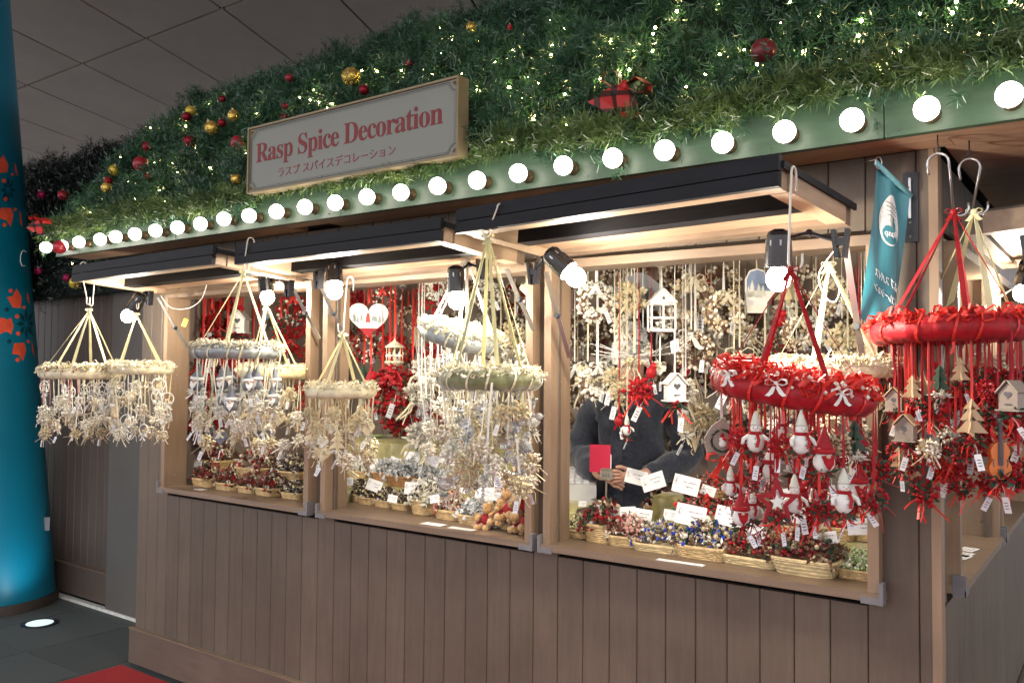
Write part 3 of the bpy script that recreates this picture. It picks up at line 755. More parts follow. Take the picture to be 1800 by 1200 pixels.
FL = [(265, 225), (287, 227), (316, 222), (326, 222), (212, 276), (272, 286), (304, 287), (312, 303), (369, 295), (280, 335), (251, 356), (290, 353), (237, 350), (142, 370), (158, 374),
      (368, 183), (552, 158), (527, 172), (575, 190), (636, 125), (663, 126), (705, 124), (545, 176), (561, 180), (584, 183), (507, 193), (433, 270), (800, 269), (812, 130), (992, 50), (966, 36),
      (971, 80), (969, 97), (1152, 49), (1148, 60), (1073, 73), (1114, 89), (1055, 98), (1147, 90), (1106, 123), (1090, 129), (1054, 138), (929, 135), (946, 148), (918, 171), (993, 166), (940, 203),
      (938, 211), (997, 220), (901, 244), (895, 154), (901, 88), (1240, 131), (1206, 153), (1331, 113), (1308, 88), (1265, 96), (1262, 8), (1389, 4), (1372, 41), (1514, 37), (1509, 63), (1411, 92),
      (1583, 90), (1617, 25), (1674, 23), (1665, 45), (1681, 3), (1776, 3), (795, 70), (776, 95), (839, 73), (838, 158), (772, 50), (1545, 120), (1720, 60), (1438, 30), (1190, 20), (870, 110), (760, 130), (450, 200), (466, 180), (344, 260), (226, 320)]
fl_ = thing('fairy_light_string', 'string of tiny warm fairy lights twinkling all over the evergreen roof', 'fairy lights')
fs_ = MB(); fs_.sphere((0, 0, 0), .0046, 8, 6); fme = fs_.mesh('fairy_light', mFAIRY, True)
wire = []
for px, py in FL:
    p = hitroof(px, py, .058)
    if p is None: continue
    place('fairy_light', fme, fl_, loc=p, sc=RND.uniform(.55, 1.15)); wire.append(p-roofn(p.x, p.y)*.03)
q = MB(); wire.sort(key=lambda p: p.x)
wp = []
for a, c in zip(wire, wire[1:]):
    mid_ = (a+c)/2; wp += [a, Vector((mid_.x, mid_.y, roofz(mid_.x, mid_.y)+.015))]
q.tube(wp, .0011, 4)
q.build('wire', mat('green_wire', (.02, .05, .03), .5), fl_)
sl = thing('fairy_light_string', 'few fairy lights under the dark neighbouring evergreen roof', 'fairy lights')
for px, py in ((127, 463), (44, 400)): place('fairy_light', fme, sl, loc=at(px, py, Y=.22), sc=.8)

# ------------------------------------------------------------------ clip lamps
def clip_lamp(px, py, Y, down, clampat, lb, X=None, size=1.0, rb=.031):
    p = at(px, py, X=X, Y=None if X else Y); d = Vector(down).normalized(); Q = d.to_track_quat('-Z', 'Y').to_matrix()
    o = thing('clip_lamp', lb, 'lamp', p)
    q = MB(); q.sphere((0, 0, 0), rb, 16, 12, sc=(1, 1, 1.08), R=Q); q.build('bulb', mLAMP, o, True)
    q = MB(); q.lathe([(.0135, .028), (.016, .045), (.016, .06)], 12, R=Q); q.build('bulb_base', mWHITE, o)
    q = MB()
    prof = [(.033, .030), (.036, .030), (.0335, .075), (.031, .112), (.026, .121), (.012, .128)]
    q.lathe(prof, 20, R=Q); q.lathe([(.0325, .031), (.029, .10), (.004, .105)], 20, R=Q)
    for j in range(8):
        a = j*pi/4; q.box(Q @ Vector((.0325*cos(a), .0325*sin(a), .092)), (.0015, .004, .014), 1, Q @ Matrix.Rotation(a, 3, 'Z'))
    q.build('lamp_shade', [mPLAST, mMETAL], o, False)
    c = Vector(clampat)-p; top = Q @ Vector((0, 0, .10))
    q = MB(); j = top.lerp(c, .5)+Vector((.0, .0, .02)); q.tube([top, j, c], .0055, 8); q.sphere(j, .010, 8, 6); q.sphere(top, .010, 8, 6); q.build('arm', mPLAST, o)
    q = MB()
    for s_ in (-1, 1): q.box(c+Vector((s_*.013, 0, -.005)), (.009, .026, .072), 0, Matrix.Rotation(s_*.12, 3, 'Y'))
    q.box(c+Vector((0, 0, .0)), (.022, .020, .02)); q.build('clamp', mPLAST, o)
    return o
L1 = clip_lamp(225, 555, -.34, (-.35, -.3, -.75), at(262, 522, Y=-.22), 'clip lamp at the left end of the stall shining on the cream rings')
L2 = clip_lamp(470, 522, -.14, (-.05, .2, -1), at(508, 505, Y=-.18), 'clip lamp above the right side of the left hatch window')
L3 = clip_lamp(588, 512, -.30, (.25, -.2, -.85), at(560, 490, Y=-.25), 'clip lamp with bare round bulb at the post left of middle window')
L4 = clip_lamp(803, 528, -.22, (.02, .05, -1), at(848, 470, Y=-.22), 'clip lamp hanging in middle window above the tilted silver ring')
L5 = clip_lamp(1012, 487, -.36, (.62, .1, -.55), at(938, 478, Y=-.30), 'clip lamp with tilted black shade at upper left of right window')
L6 = clip_lamp(1368, 490, -.42, (-.05, .1, -1), at(1478, 425, Y=-.42), 'clip lamp on long bent arm above the large red ring')
L7 = clip_lamp(1797, 515, None, (-.2, .1, -.9), at(1815, 440, X=W+.28), 'clip lamp under the side shutter at right edge', X=W+.12)
# cables
def cable(pts, r=.0022, m=mWIRE, nm='lamp_cable', par=stall):
    P = [Vector(p) for p in pts]; out = []
    for i in range(len(P)-1):
        p0, p1, p2, p3 = P[max(i-1, 0)], P[i], P[i+1], P[min(i+2, len(P)-1)]
        for s_ in range(6):
            t = s_/6; out.append(.5*((2*p1)+(p2-p0)*t+(2*p0-5*p1+4*p2-p3)*t*t+(3*p1-p0-3*p2+p3)*t**3))
    out.append(P[-1]); q = MB(); q.tube(out, r, 5); return q.build(nm, m, par, True)
cable([at(x, y, Y=-.12) for x, y in ((283, 520), (300, 540), (330, 542), (352, 528), (362, 505), (364, 490))])
cable([at(x, y, Y=-.2) for x, y in ((1475, 430), (1440, 480), (1450, 520), (1468, 530), (1475, 505), (1455, 470))], .002)
cable([at(x, y, X=W+.05) for x, y in ((1800, 495), (1760, 520), (1720, 545), (1680, 550))], .003, mCREAM)
yt = thing('yellow_cable_tag', 'small yellow tag on the lamp cable at the left window corner', 'tag', at(325, 567, Y=-.11), (0, .4, .5))
q = MB(); q.lohi((-.012, -.001, -.020), (.012, .001, .020)); q.build('tag_sleeve', mat('yellow_plastic', (.7, .62, .03), .4), yt)

# ------------------------------------------------------------------ ornaments: each kit hangs below its origin
def rnd_dir(): return Vector((RND.gauss(0, 1), RND.gauss(0, 1), RND.gauss(0, 1))).normalized()
def posy(mb, c, r, nl, nb_, ml=0, mb_=1, ll=.028, lw=.012, br=.006, flat=1., nr=0, mr=0):
    """a little bunch of leaves, beads and ribbon ends"""
    c = Vector(c)
    for i in range(nl):
        d = rnd_dir(); d.z *= flat; mb.leaf(c+d*r*RND.uniform(.2, .8), d+rnd_dir()*.4, ll*RND.uniform(.6, 1.2), lw*RND.uniform(.7, 1.2), rnd_dir(), ml)
    for i in range(nb_):
        d = rnd_dir(); d.z *= flat; mb.octa(tuple(c+d*r*RND.uniform(.5, 1.15)), br*RND.uniform(.6, 1.2), mb_)
    for i in range(nr):
        d = Vector((RND.gauss(0, .6), RND.gauss(0, .5), -1)).normalized(); a = c+d*r*.5
        mb.ribbon([a, a+d*r*.8+rnd_dir()*r*.2, a+d*r*1.7+rnd_dir()*r*.4], .005, rnd_dir(), mr, .0004)
def add_tag(K, p, m=mTAG, L=.034, wd=.013):
    q = MB(); a = RND.uniform(-.5, .5); Rm = Euler((RND.uniform(-.4, .4), a, RND.uniform(-1, 1))).to_matrix(); p = Vector(p)
    q.tube([p, p+Rm @ Vector((.002, 0, -.012)), p+Rm @ Vector((0, 0, -.024))], .0006, 3, 0)
    q.box(p+Rm @ Vector((0, 0, -.024-L/2)), (wd, .0008, L), 0, Rm)
    for i in range(3): q.box(p+Rm @ Vector((0, -.0007, -.024-L*(.35+.18*i))), (wd*.55, .0004, .0016), 1, Rm)
    K.add('price_tag', q, [m, mINK])
def star_poly(R, r, n=5, a0=pi/2, sc=(1, 1), c=(0, 0)):
    return [(c[0]+sc[0]*(R if i % 2 == 0 else r)*cos(a0+i*pi/n), c[1]+sc[1]*(R if i % 2 == 0 else r)*sin(a0+i*pi/n)) for i in range(2*n)]
def heart_poly(wd, n=24):
    P = []
    for i in range(n):
        t = 2*pi*i/n; x = 16*sin(t)**3; z = 13*cos(t)-5*cos(2*t)-2*cos(3*t)-cos(4*t); P.append((x/32*wd, (z-12)/32*wd))
    return P[::-1]
def tri_fan_prism(q, poly, y0, y1, mi=0, c=None):
    """prism for a star-shaped outline"""
    k = len(poly); cx_ = sum(p[0] for p in poly)/k if c is None else c[0]; cz_ = sum(p[1] for p in poly)/k if c is None else c[1]
    vs = [(cx_, y0, cz_), (cx_, y1, cz_)]+[(x, y0, z) for x, z in poly]+[(x, y1, z) for x, z in poly]
    fs = [(0, 2+i, 2+(i+1) % k) for i in range(k)]+[(1, 2+k+(i+1) % k, 2+k+i) for i in range(k)]+[(2+i, 2+(i+1) % k, 2+k+(i+1) % k, 2+k+i)[::-1] for i in range(k)]
    q.add(vs, fs, mi)
KITS = {}
def kit(key, fn, n=3): KITS[key] = [fn() for _ in range(n)]
# bunches (the commonest filler)
def mk_cluster(ml, mb_, mr, big=1.):
    def f():
        K = Kit(); q = MB(); posy(q, (0, 0, -.038*big), .029*big, 70, 52, 0, 1, .0155*big, .0095*big, .0060*big, nr=5, mr=2); K.add('posy', q, [ml, mb_, mr]); add_tag(K, (RND.uniform(-.01, .01), -.01, -.05*big)) if RND.random() < .5 else None; return K
    return f
kit('gold_cluster', mk_cluster(mCREAM, mGOLD, mCREAM)); kit('silver_cluster', mk_cluster(mFROST, mPEARL, mCREAM)); kit('white_cluster', mk_cluster(mWHITE, mPEARL, mWHITE))
kit('red_cluster', mk_cluster(mLEAFR, mRED, mRED2)); kit('redgreen_cluster', mk_cluster(mLEAF, mRED, mRED2)); kit('beige_cluster', mk_cluster(mBEIGE, mPEARL, mCREAM)); kit('brown_cluster', mk_cluster(mCONE, mBEIGE, mDRED))
def mk_ring(mring, inner):
    def f():
        K = Kit(); q = MB(); R = .032; q.tube([(R*cos(a*pi/12), 0, -R+R*sin(a*pi/12)) for a in range(24)], .0032, 6, closed=True); K.add('hoop', q, mring, True)
        q = MB()
        if inner == 'star':
            P_ = star_poly(R*.92, R*.42, c=(0, -R)); P2 = star_poly(R*.66, R*.30, c=(0, -R)); k_ = 10
            vs = [(x, -.0015, z) for x, z in P_]+[(x, -.0015, z) for x, z in P2]+[(x, .0015, z) for x, z in P_]+[(x, .0015, z) for x, z in P2]
            fs = []
            for i in range(k_):
                j = (i+1) % k_; fs += [(i, j, k_+j, k_+i), (2*k_+j, 2*k_+i, 3*k_+i, 3*k_+j), (j, i, 2*k_+i, 2*k_+j), (k_+i, k_+j, 3*k_+j, 3*k_+i)]
            q.add(vs, fs); K.add('star', q, mring)
        else:
            # a small deer: body, neck, head, legs
            q.box((0, 0, -R-.004), (.022, .003, .009)); q.box((.010, 0, -R+.006), (.005, .003, .016), 0, Matrix.Rotation(.4, 3, 'Y')); q.box((.016, 0, -R+.014), (.010, .003, .005))
            for x in (-.009, -.005, .005, .009): q.box((x, 0, -R-.014), (.0022, .003, .014))
            K.add('deer', q, mGOLD)
        q = MB(); bow(q, (0, -.004, -2*R), .022, .009, 0); posy(q, (0, 0, -2*R), .014, 12, 7, 1, 2, .022, .009, .005); K.add('bow', q, [mWHITE, mFROST, mSILV]); add_tag(K, (.004, -.004, -2*R-.01)); return K
    return f
kit('star_hoop', mk_ring(mWHITE, 'star'), 2); kit('deer_hoop', mk_ring(mWHITE, 'deer'), 2)
def mk_heart(m, wd=.062, wick=False):
    def f():
        K = Kit(); q = MB()
        if wick:
            P_ = heart_poly(wd); q.tube([(x, 0, z) for x, z in P_], .0024, 5, closed=True)
            xs2 = [p for p in P_]
            for i in range(-5, 6):
                for sg in (-1, 1):
                    a_ = None; pts = []
                    for s_ in range(30):
                        x = -wd/2+wd*s_/29; z = -wd*.45+sg*x*.9+i*wd*.14
                        # inside test
                        ins = False; k_ = len(P_)
                        for j in range(k_):
                            (x1, z1), (x2, z2) = P_[j], P_[(j+1) % k_]
                            if (z1 > z) != (z2 > z) and x < (x2-x1)*(z-z1)/(z2-z1)+x1: ins = not ins
                        if ins: pts.append((x, .0008*sg, z))
                    if len(pts) > 2: q.tube([pts[0], pts[-1]], .0011, 4)
        else:
            tri_fan_prism(q, heart_poly(wd), -.005, .005, 0, (0, -wd*.42)); 
        K.add('heart_body', q, m); q = MB(); bow(q, (0, -.008, 0), .020, .009, 0, True); posy(q, (0, -.004, -.002), .012, 10, 6, 1, 2, .02, .009, .005); K.add('bow', q, [mCREAM, mFROST, mPEARL]); add_tag(K, (.003, -.004, -wd*.85)); return K
    return f
kit('gold_heart', mk_heart(mGOLD), 2); kit('wicker_heart', mk_heart(mBEIGE, .068, True), 2); kit('white_heart', mk_heart(mWHITE, .045), 2); kit('grey_heart', mk_heart(mGREYF, .060), 1)
def mk_gnome(hat, body, trim, face=mSKIN):
    def f():
        K = Kit(); q = MB(); bend = RND.uniform(-.012, .012)
        q.lathe([(.0015, 0), (.006, -.018), (.012, -.034), (.020, -.050), (.021, -.054)], 12); q.v = [(x+bend*(1+z/.054)**2, y_, z) for x, y_, z in q.v]
        K.add('pointed_hat', q, hat, True)
        q = MB(); q.lathe([(.022, -.052), (.025, -.056), (.025, -.062), (.021, -.065)], 12, 0); K.add('hat_brim', q, trim, True)
        q = MB(); q.sphere((0, 0, -.084), .024, 12, 8, sc=(1, .9, 1)); K.add('body', q, body, True)
        q = MB(); q.sphere((0, -.024, -.070), .0055, 8, 6); K.add('nose', q, face, True)
        q = MB(); q.add([(-.015, -.020, -.068), (.015, -.020, -.068), (.011, -.028, -.086), (0, -.026, -.102), (-.011, -.028, -.086)], [(0, 4, 2, 1), (4, 3, 2)]); K.add('beard', q, trim)
        q = MB(); posy(q, (0, 0, -.106), .020, 22, 8, 0, 1, .028, .008, .005, .5, 3, 2); K.add('feather_skirt', q, [mFROST if hat is not mDRED else mLEAF, mPEARL if hat is not mDRED else mRED, trim]); add_tag(K, (.008, -.01, -.11)); return K
    return f
kit('grey_gnome', mk_gnome(mGREYF, mGREYF, mWHITE), 2); kit('red_gnome', mk_gnome(mDRED, mWHITE, mRED, mSKIN), 2); kit('white_gnome', mk_gnome(mWHITE, mWHITE, mDRED), 2)
def mk_snow():
    K = Kit(); q = MB(); q.sphere((0, 0, -.075), .021, 12, 8, sc=(1, .9, 1.25)); q.sphere((0, 0, -.042), .013, 10, 8); K.add('body', q, mWHITE, True)
    q = MB(); q.lathe([(.002, 0), (.007, -.012), (.012, -.030), (.0135, -.034)], 10); K.add('knitted_cap', q, mFROST, True)
    q = MB(); q.tube([(.013*cos(a), .013*sin(a), -.053) for a in np.linspace(0, 2*pi, 11)[:-1]], .0042, 6, closed=True); q.ribbon([(.004, -.016, -.053), (.008, -.022, -.068), (.004, -.024, -.086)], .008, (1, 0, 0)); K.add('red_scarf', q, mRED)
    q = MB()
    for x in (-.005, .005): q.octa((x, -.0125, -.040), .0016)
    for z in (-.065, -.078): q.octa((0, -.021, z), .002)
    K.add('eyes_and_buttons', q, mINK); q = MB(); q.lathe([(.0018, 0), (.0001, .009)], 6, c=(0, -.012, -.044), R=Matrix.Rotation(pi/2, 3, 'X')); K.add('nose', q, mORNG)
    q = MB()
    for s_ in (-1, 1): q.tube([(s_*.014, 0, -.06), (s_*.028, -.006, -.068), (s_*.030, -.012, -.080)], [.006, .005, .004], 6)
    K.add('arms', q, mWHITE, True); q = MB(); posy(q, (0, 0, -.102), .018, 16, 8, 0, 1, .024, .008, .005, .5, 2, 2); K.add('leaf_tuft', q, [mLEAF, mRED, mRED2]); add_tag(K, (.006, -.01, -.108)); return K
kit('snowman', mk_snow, 3)
def mk_tree(m, deco=True):
    def f():
        K = Kit(); q = MB(); P_ = [(0, 0), (.016, -.022), (.009, -.022), (.023, -.045), (.013, -.045), (.030, -.070), (.005, -.070), (.005, -.082), (-.005, -.082), (-.005, -.070), (-.030, -.070), (-.013, -.045), (-.023, -.045), (-.009, -.022), (-.016, -.022)]
        for P3 in (P_[:3]+P_[12:], [P_[2], P_[3], P_[4], P_[10], P_[11], P_[12]], [P_[4], P_[5], P_[10], P_[11]], ): pass
        for a in (0, 1):
            T = Matrix.Rotation(a*pi/2, 4, 'Z')
            for tri in ([(0, 0), (.016, -.022), (-.016, -.022)], [(0, -.012), (.023, -.045), (-.023, -.045)], [(0, -.034), (.030, -.070), (-.030, -.070)]): q.prism(tri[::-1], -.0015-a*.0002, .0015+a*.0002, 0, T)
        q.box((0, 0, -.076), (.009, .0042, .012)); K.add('tree_board', q, m)
        if deco:
            q = MB(); posy(q, (0, 0, -.084), .018, 14, 10, 0, 1, .024, .009, .0055, .5, 2, 2); K.add('leaf_tuft', q, [mLEAF if m is mWOODP else mFROST, mRED if m is mWOODP else mPEARL, mRED2 if m is mWOODP else mCREAM]); add_tag(K, (.006, -.01, -.09))
        return K
    return f
kit('gold_tree', mk_tree(mGOLD), 2); kit('wood_tree', mk_tree(mWOODP), 2); kit('green_tree', mk_tree(mLEAF), 1)
def mk_birdhouse(m, mroof, hole='round'):
    def f():
        K = Kit(); q = MB(); w2 = .022
        P_ = [(-w2, -.066), (w2, -.066), (w2, -.030), (0, -.006), (-w2, -.030)]
        q.prism(P_, -.018, .018, 0); K.add('house_wall', q, m)
        q = MB()
        for s_ in (-1, 1):
            q.box((s_*.0145, 0, -.0145), (.037, .048, .003), 0, Matrix.Rotation(s_*.83, 3, 'Y'))
        K.add('roof', q, mroof)
        q = MB()
        if hole == 'round': q.lathe([(.0065, 0), (.0065, .0008)], 14, c=(0, -.0182, -.036), R=Matrix.Rotation(pi/2, 3, 'X')); q.tube([(0, -.018, -.048), (0, -.027, -.048)], .0015, 5)
        else: tri_fan_prism(q, [(x, z-.026) for x, z in heart_poly(.018)], -.0192, -.0183, 0, (0, -.034)); q.box((0, -.0195, -.054), (.016, .002, .002))
        K.add('entrance_hole', q, mINK)
        q = MB(); q.lohi((-.028, -.024, -.070), (.028, .022, -.0665)); K.add('floor_board', q, m)
        q = MB(); posy(q, (0, -.004, -.076), .024, 26, 14, 0, 1, .024, .011, .0062, .45, 5, 2); K.add('leaf_tuft', q, [mLEAF, mDRED, mRED2]); add_tag(K, (.012, -.02, -.085)); return K
    return f
kit('wood_birdhouse', mk_birdhouse(mWOODG, mWOODP), 2); kit('grey_birdhouse', mk_birdhouse(mWOODG, mWOODG, 'heart'), 1); kit('white_birdhouse', mk_birdhouse(mWHOUSE, mWHOUSE, 'heart'), 2)
def mk_star(m, R=.05, small=None, tuft=True):
    def f():
        K = Kit(); q = MB(); c = (0, -R)
        if small:
            P_ = star_poly(R, R*.44, c=c); P2 = star_poly(R*.60, R*.27, c=c); k_ = 10
            vs = [(x, -.003, z) for x, z in P_]+[(x, -.003, z) for x, z in P2]+[(x, .003, z) for x, z in P_]+[(x, .003, z) for x, z in P2]; fs = []
            for i in range(k_):
                j = (i+1) % k_; fs += [(i, j, k_+j, k_+i), (2*k_+j, 2*k_+i, 3*k_+i, 3*k_+j), (j, i, 2*k_+i, 2*k_+j), (k_+i, k_+j, 3*k_+j, 3*k_+i)]
            q.add(vs, fs); K.add('star_frame', q, m); q = MB(); tri_fan_prism(q, star_poly(R*.33, R*.15, c=c), -.002, .002, 0, c); q.tube([(0, 0, -R*.62), (0, 0, -R*.72)], .0006, 3); K.add('small_star', q, small)
        else: tri_fan_prism(q, star_poly(R, R*.45, c=c), -.003, .003, 0, c); T = Matrix.Rotation(pi/2, 4, 'Z'); q2 = MB(); tri_fan_prism(q2, star_poly(R, R*.45, c=c), -.0028, .0028, 0, c); q.join(q2, T); K.add('star_board', q, m)
        if tuft: q = MB(); posy(q, (0, -.006, -R*1.6), .022, 22, 12, 0, 1, .026, .01, .006, .5, 6, 2); K.add('leaf_tuft', q, [mLEAF, mRED, mRED2]); add_tag(K, (.006, -.012, -R*1.75))
        return K
    return f
kit('red_star', mk_star(mDRED, .062, mWHITE), 1); kit('wood_star', mk_star(mWOODP, .038), 2)
def mk_violin():
    K = Kit(); q = MB(); P_ = []
    for i in range(36):
        a = 2*pi*i/36; z = cos(a); x = sin(a)*(.62+.20*(-z if z < 0 else z*.3)); x *= 1-.34*math.exp(-((z-.08)/.26)**2); P_.append((x*.034, -.085+z*.038))
    tri_fan_prism(q, P_[::-1], -.008, .008, 0, (0, -.085)); K.add('violin_body', q, mORNG)
    q = MB(); q.box((0, -.006, -.030), (.006, .006, .052)); q.box((0, -.010, -.072), (.009, .003, .045)); q.sphere((0, -.004, -.003), .006, 8, 6); q.box((0, -.0095, -.108), (.010, .003, .012))
    for s_ in (-1, 1): q.tube([(s_*.012, -.0086, -.082), (s_*.014, -.0086, -.090), (s_*.012, -.0086, -.098)], .001, 4)
    K.add('neck_and_bridge', q, mINK); q = MB()
    for i in range(3): q.tube([(-.002+.002*i, -.0125, -.012), (-.002+.002*i, -.0125, -.108)], .0004, 3)
    K.add('strings', q, mMETAL); q = MB(); posy(q, (0, -.006, -.125), .020, 20, 10, 0, 1, .024, .011, .006, .5, 4, 2); K.add('leaf_tuft', q, [mLEAF, mDRED, mRED2]); add_tag(K, (0, -.015, -.135)); return K
kit('violin', mk_violin, 1)
def mk_crystal(kind):
    def f():
        K = Kit(); q = MB()
        if kind == 'bird':
            q.sphere((0, 0, -.030), .020, 10, 8, sc=(1.3, .6, .85)); q.sphere((.024, 0, -.014), .011, 10, 8); q.lathe([(.003, 0), (.0002, .010)], 6, c=(.034, 0, -.014), R=Matrix.Rotation(pi/2, 3, 'Y')); q.add([(-.018, 0, -.028), (-.048, .008, -.012), (-.044, -.008, -.020)], [(0, 1, 2), (2, 1, 0)]); 
            for s_ in (-1, 1): q.leaf((0, s_*.011, -.026), (-.7, s_*.5, .5), .034, .018, (0, 0, 1))
        elif kind == 'block':
            for i in range(5): q.box((RND.uniform(-.014, .014), RND.uniform(-.008, .008), -.012-.012*i), (RND.uniform(.014, .026), .014, RND.uniform(.012, .020)), 0, Euler((RND.uniform(-.4, .4), RND.uniform(-.4, .4), RND.uniform(0, 3))).to_matrix())
        else:
            z = -.004
            for i in range(9):
                r = .0085-.0004*i+RND.uniform(-.002, .002); q.sphere((RND.uniform(-.002, .002), 0, z-r), r, 7, 5); z -= 2*r
        K.add('glass_'+('bird' if kind == 'bird' else 'block' if kind == 'block' else 'drop'), q, mGLASS, kind != 'block')
        q = MB(); posy(q, (0, 0, -.006 if kind == 'string' else -.058), .014, 14, 10, 0, 1, .020, .008, .0045, .6, 2, 0); K.add('bead_tuft', q, [mFROST, mSILV]); return K
    return f
kit('glass_bird', mk_crystal('bird'), 1); kit('glass_block', mk_crystal('block'), 3); kit('glass_strand', mk_crystal('string'), 2)
def mk_wreath(mA, mB_, mC, R=.038, r=.017, nb_=210, bowm=None):
    def f():
        K = Kit(); q = MB(); q.tube([(R*cos(a*pi/12), 0, -R-r*.6+R*sin(a*pi/12)) for a in range(24)], r*.62, 6, closed=True); K.add('wreath_base', q, mCONE)
        q = MB()
        for i in range(nb_):
            a = RND.uniform(0, 2*pi); c = Vector((R*cos(a), 0, -R-r*.6+R*sin(a))); d = (Vector((cos(a), 0, sin(a)))*RND.gauss(0, .7)+Vector((0, -1, 0))*RND.gauss(.45, .6)+rnd_dir()*.2).normalized(); p = c+d*r*RND.uniform(.7, 1.1)
            u_ = RND.random()
            if u_ < .42: q.octa(tuple(p), RND.uniform(.004, .0075)*R/.04, RND.choice((0, 0, 1)))
            elif u_ < .7: q.leaf(c+d*r*.5, d+rnd_dir()*.5, .018*R/.04, .010*R/.04, rnd_dir(), RND.choice((0, 2)))
            else: q.sphere(tuple(p), RND.uniform(.004, .0068)*R/.04, 6, 4, RND.choice((1, 2)))
        K.add('wreath_trim', q, [mA, mB_, mC])
        if bowm: q = MB(); bow(q, (0, -r-.004, -.004), .022*R/.04, .012*R/.04); K.add('bow', q, bowm)
        add_tag(K, (R*.5, -r-.004, -R*1.4)); return K
    return f
kit('brown_wreath', mk_wreath(mCONE, mPEARL, mBEIGE), 3); kit('gold_wreath', mk_wreath(mBEIGE, mPEARL, mGOLD, bowm=mCREAM), 2); kit('white_wreath', mk_wreath(mFROST, mPEARL, mWHITE, bowm=mWHITE), 2)
kit('red_wreath', mk_wreath(mLEAFR, mRED, mCONE, bowm=mRED), 2); kit('berry_wreath', mk_wreath(mCONE, mRED, mPEARL), 2); kit('green_wreath', mk_wreath(mLEAF, mPEARL, mRED, bowm=mRED2), 2)
def mk_picheart():
    K = Kit(); q = MB(); wd = .16; P_ = heart_poly(wd, 36); tri_fan_prism(q, P_, -.005, .005, 0, (0, -wd*.42)); K.add('heart_board', q, mWHOUSE)
    low = [p for p in P_ if p[1] < -.092]; q = MB(); q.prism(sorted(low, key=lambda p: math.atan2(p[1]+.115, p[0])), -.0062, -.0054, 0); K.add('red_tip', q, mRED)
    q = MB()
    for x, z, h in ((-.055, -.075, .035), (-.042, -.078, .026), (-.028, -.070, .030), (.030, -.074, .030), (.045, -.078, .036), (.058, -.072, .024), (-.060, -.060, .02)):
        for t in range(3): q.prism([(x, z+h*(.45+.25*t)), (x-h*.26*(1-.25*t), z+h*.25*t), (x+h*.26*(1-.25*t), z+h*.25*t)], -.0062-.0002*t, -.0054)
    q.prism([(.012, -.072), (.028, -.072), (.028, -.058), (.020, -.050), (.012, -.058)], -.0064, -.0054)
    K.add('printed_trees', q, mat('print_grey', (.28, .32, .33), .6, .2, 40))
    q = MB(); q.prism([(-.012, -.078), (.008, -.078), (.004, -.050), (-.008, -.050)], -.0068, -.0054); q.sphere((-.002, -.0062, -.046), .006, 8, 6, sc=(1, .2, 1)); q.box((-.002, -.006, -.094), (.07, .001, .0018)); K.add('printed_figure', q, mRED2)
    return K
kit('picture_heart', mk_picheart, 1)
mSCENE = mat('print_blue_grey', (.20, .26, .40), .6, .3, 30)
def mk_mitten():
    K = Kit(); q = MB(); P_ = [(-.028, -.125), (.026, -.125), (.028, -.095), (.050, -.066), (.052, -.045), (.040, -.040), (.028, -.058), (.030, -.030), (.020, -.006), (0, 0), (-.020, -.006), (-.032, -.030), (-.032, -.070)]
    tri_fan_prism(q, P_, -.005, .005, 0, (0, -.07)); K.add('mitten_board', q, mWHOUSE)
    q = MB(); tri_fan_prism(q, [(x*.9, z*.9-.004) for x, z in P_ if z > -.09]+[(-.026, -.062)], -.0064, -.0054, 0, (0, -.045)); K.add('printed_sky', q, mSCENE)
    q = MB()
    for x, z, h in ((-.014, -.080, .05), (.004, -.082, .042), (-.024, -.080, .032), (.016, -.078, .034)):
        for t in range(3): q.prism([(x, z+h*(.45+.25*t)), (x-h*.24*(1-.25*t), z+h*.25*t), (x+h*.24*(1-.25*t), z+h*.25*t)], -.0078-.0002*t, -.0066)
    K.add('printed_trees', q, mFROST); q = MB(); q.lohi((-.029, -.0075, -.125), (.027, -.0052, -.104)); K.add('cuff', q, mPEARL); return K
kit('picture_mitten', mk_mitten, 1)
def mk_plaque():
    K = Kit(); q = MB(); P_ = [(-.10, -.16), (.09, -.16), (.09, -.085)]+[(.09-.19*i/10, -.085+.065*sin(pi*i/10)) for i in range(1, 10)]+[(-.10, -.085)]
    tri_fan_prism(q, P_, -.006, .006, 0, (0, -.10)); K.add('plaque_board', q, mat('grey_blue_wood', (.20, .20, .22), .6, .3, 20))
    q = MB()
    for i in range(9):
        x = -.085+.02*i; h = RND.uniform(.03, .05)
        for t in range(3): q.prism([(x, -.125+h*(.45+.25*t)), (x-h*.24*(1-.25*t), -.125+h*.25*t), (x+h*.24*(1-.25*t), -.125+h*.25*t)], -.0078-.0002*t, -.0066)
    for i in range(40): q.octa((RND.uniform(-.09, .08), -.0075, RND.uniform(-.12, -.04)), .0012)
    K.add('printed_trees', q, mFROST); q = MB(); posy(q, (-.02, -.012, -.165), .022, 22, 16, 0, 1, .024, .01, .007, .5); K.add('bead_tuft', q, [mFROST, mPEARL]); return K
kit('snow_plaque', mk_plaque, 1)
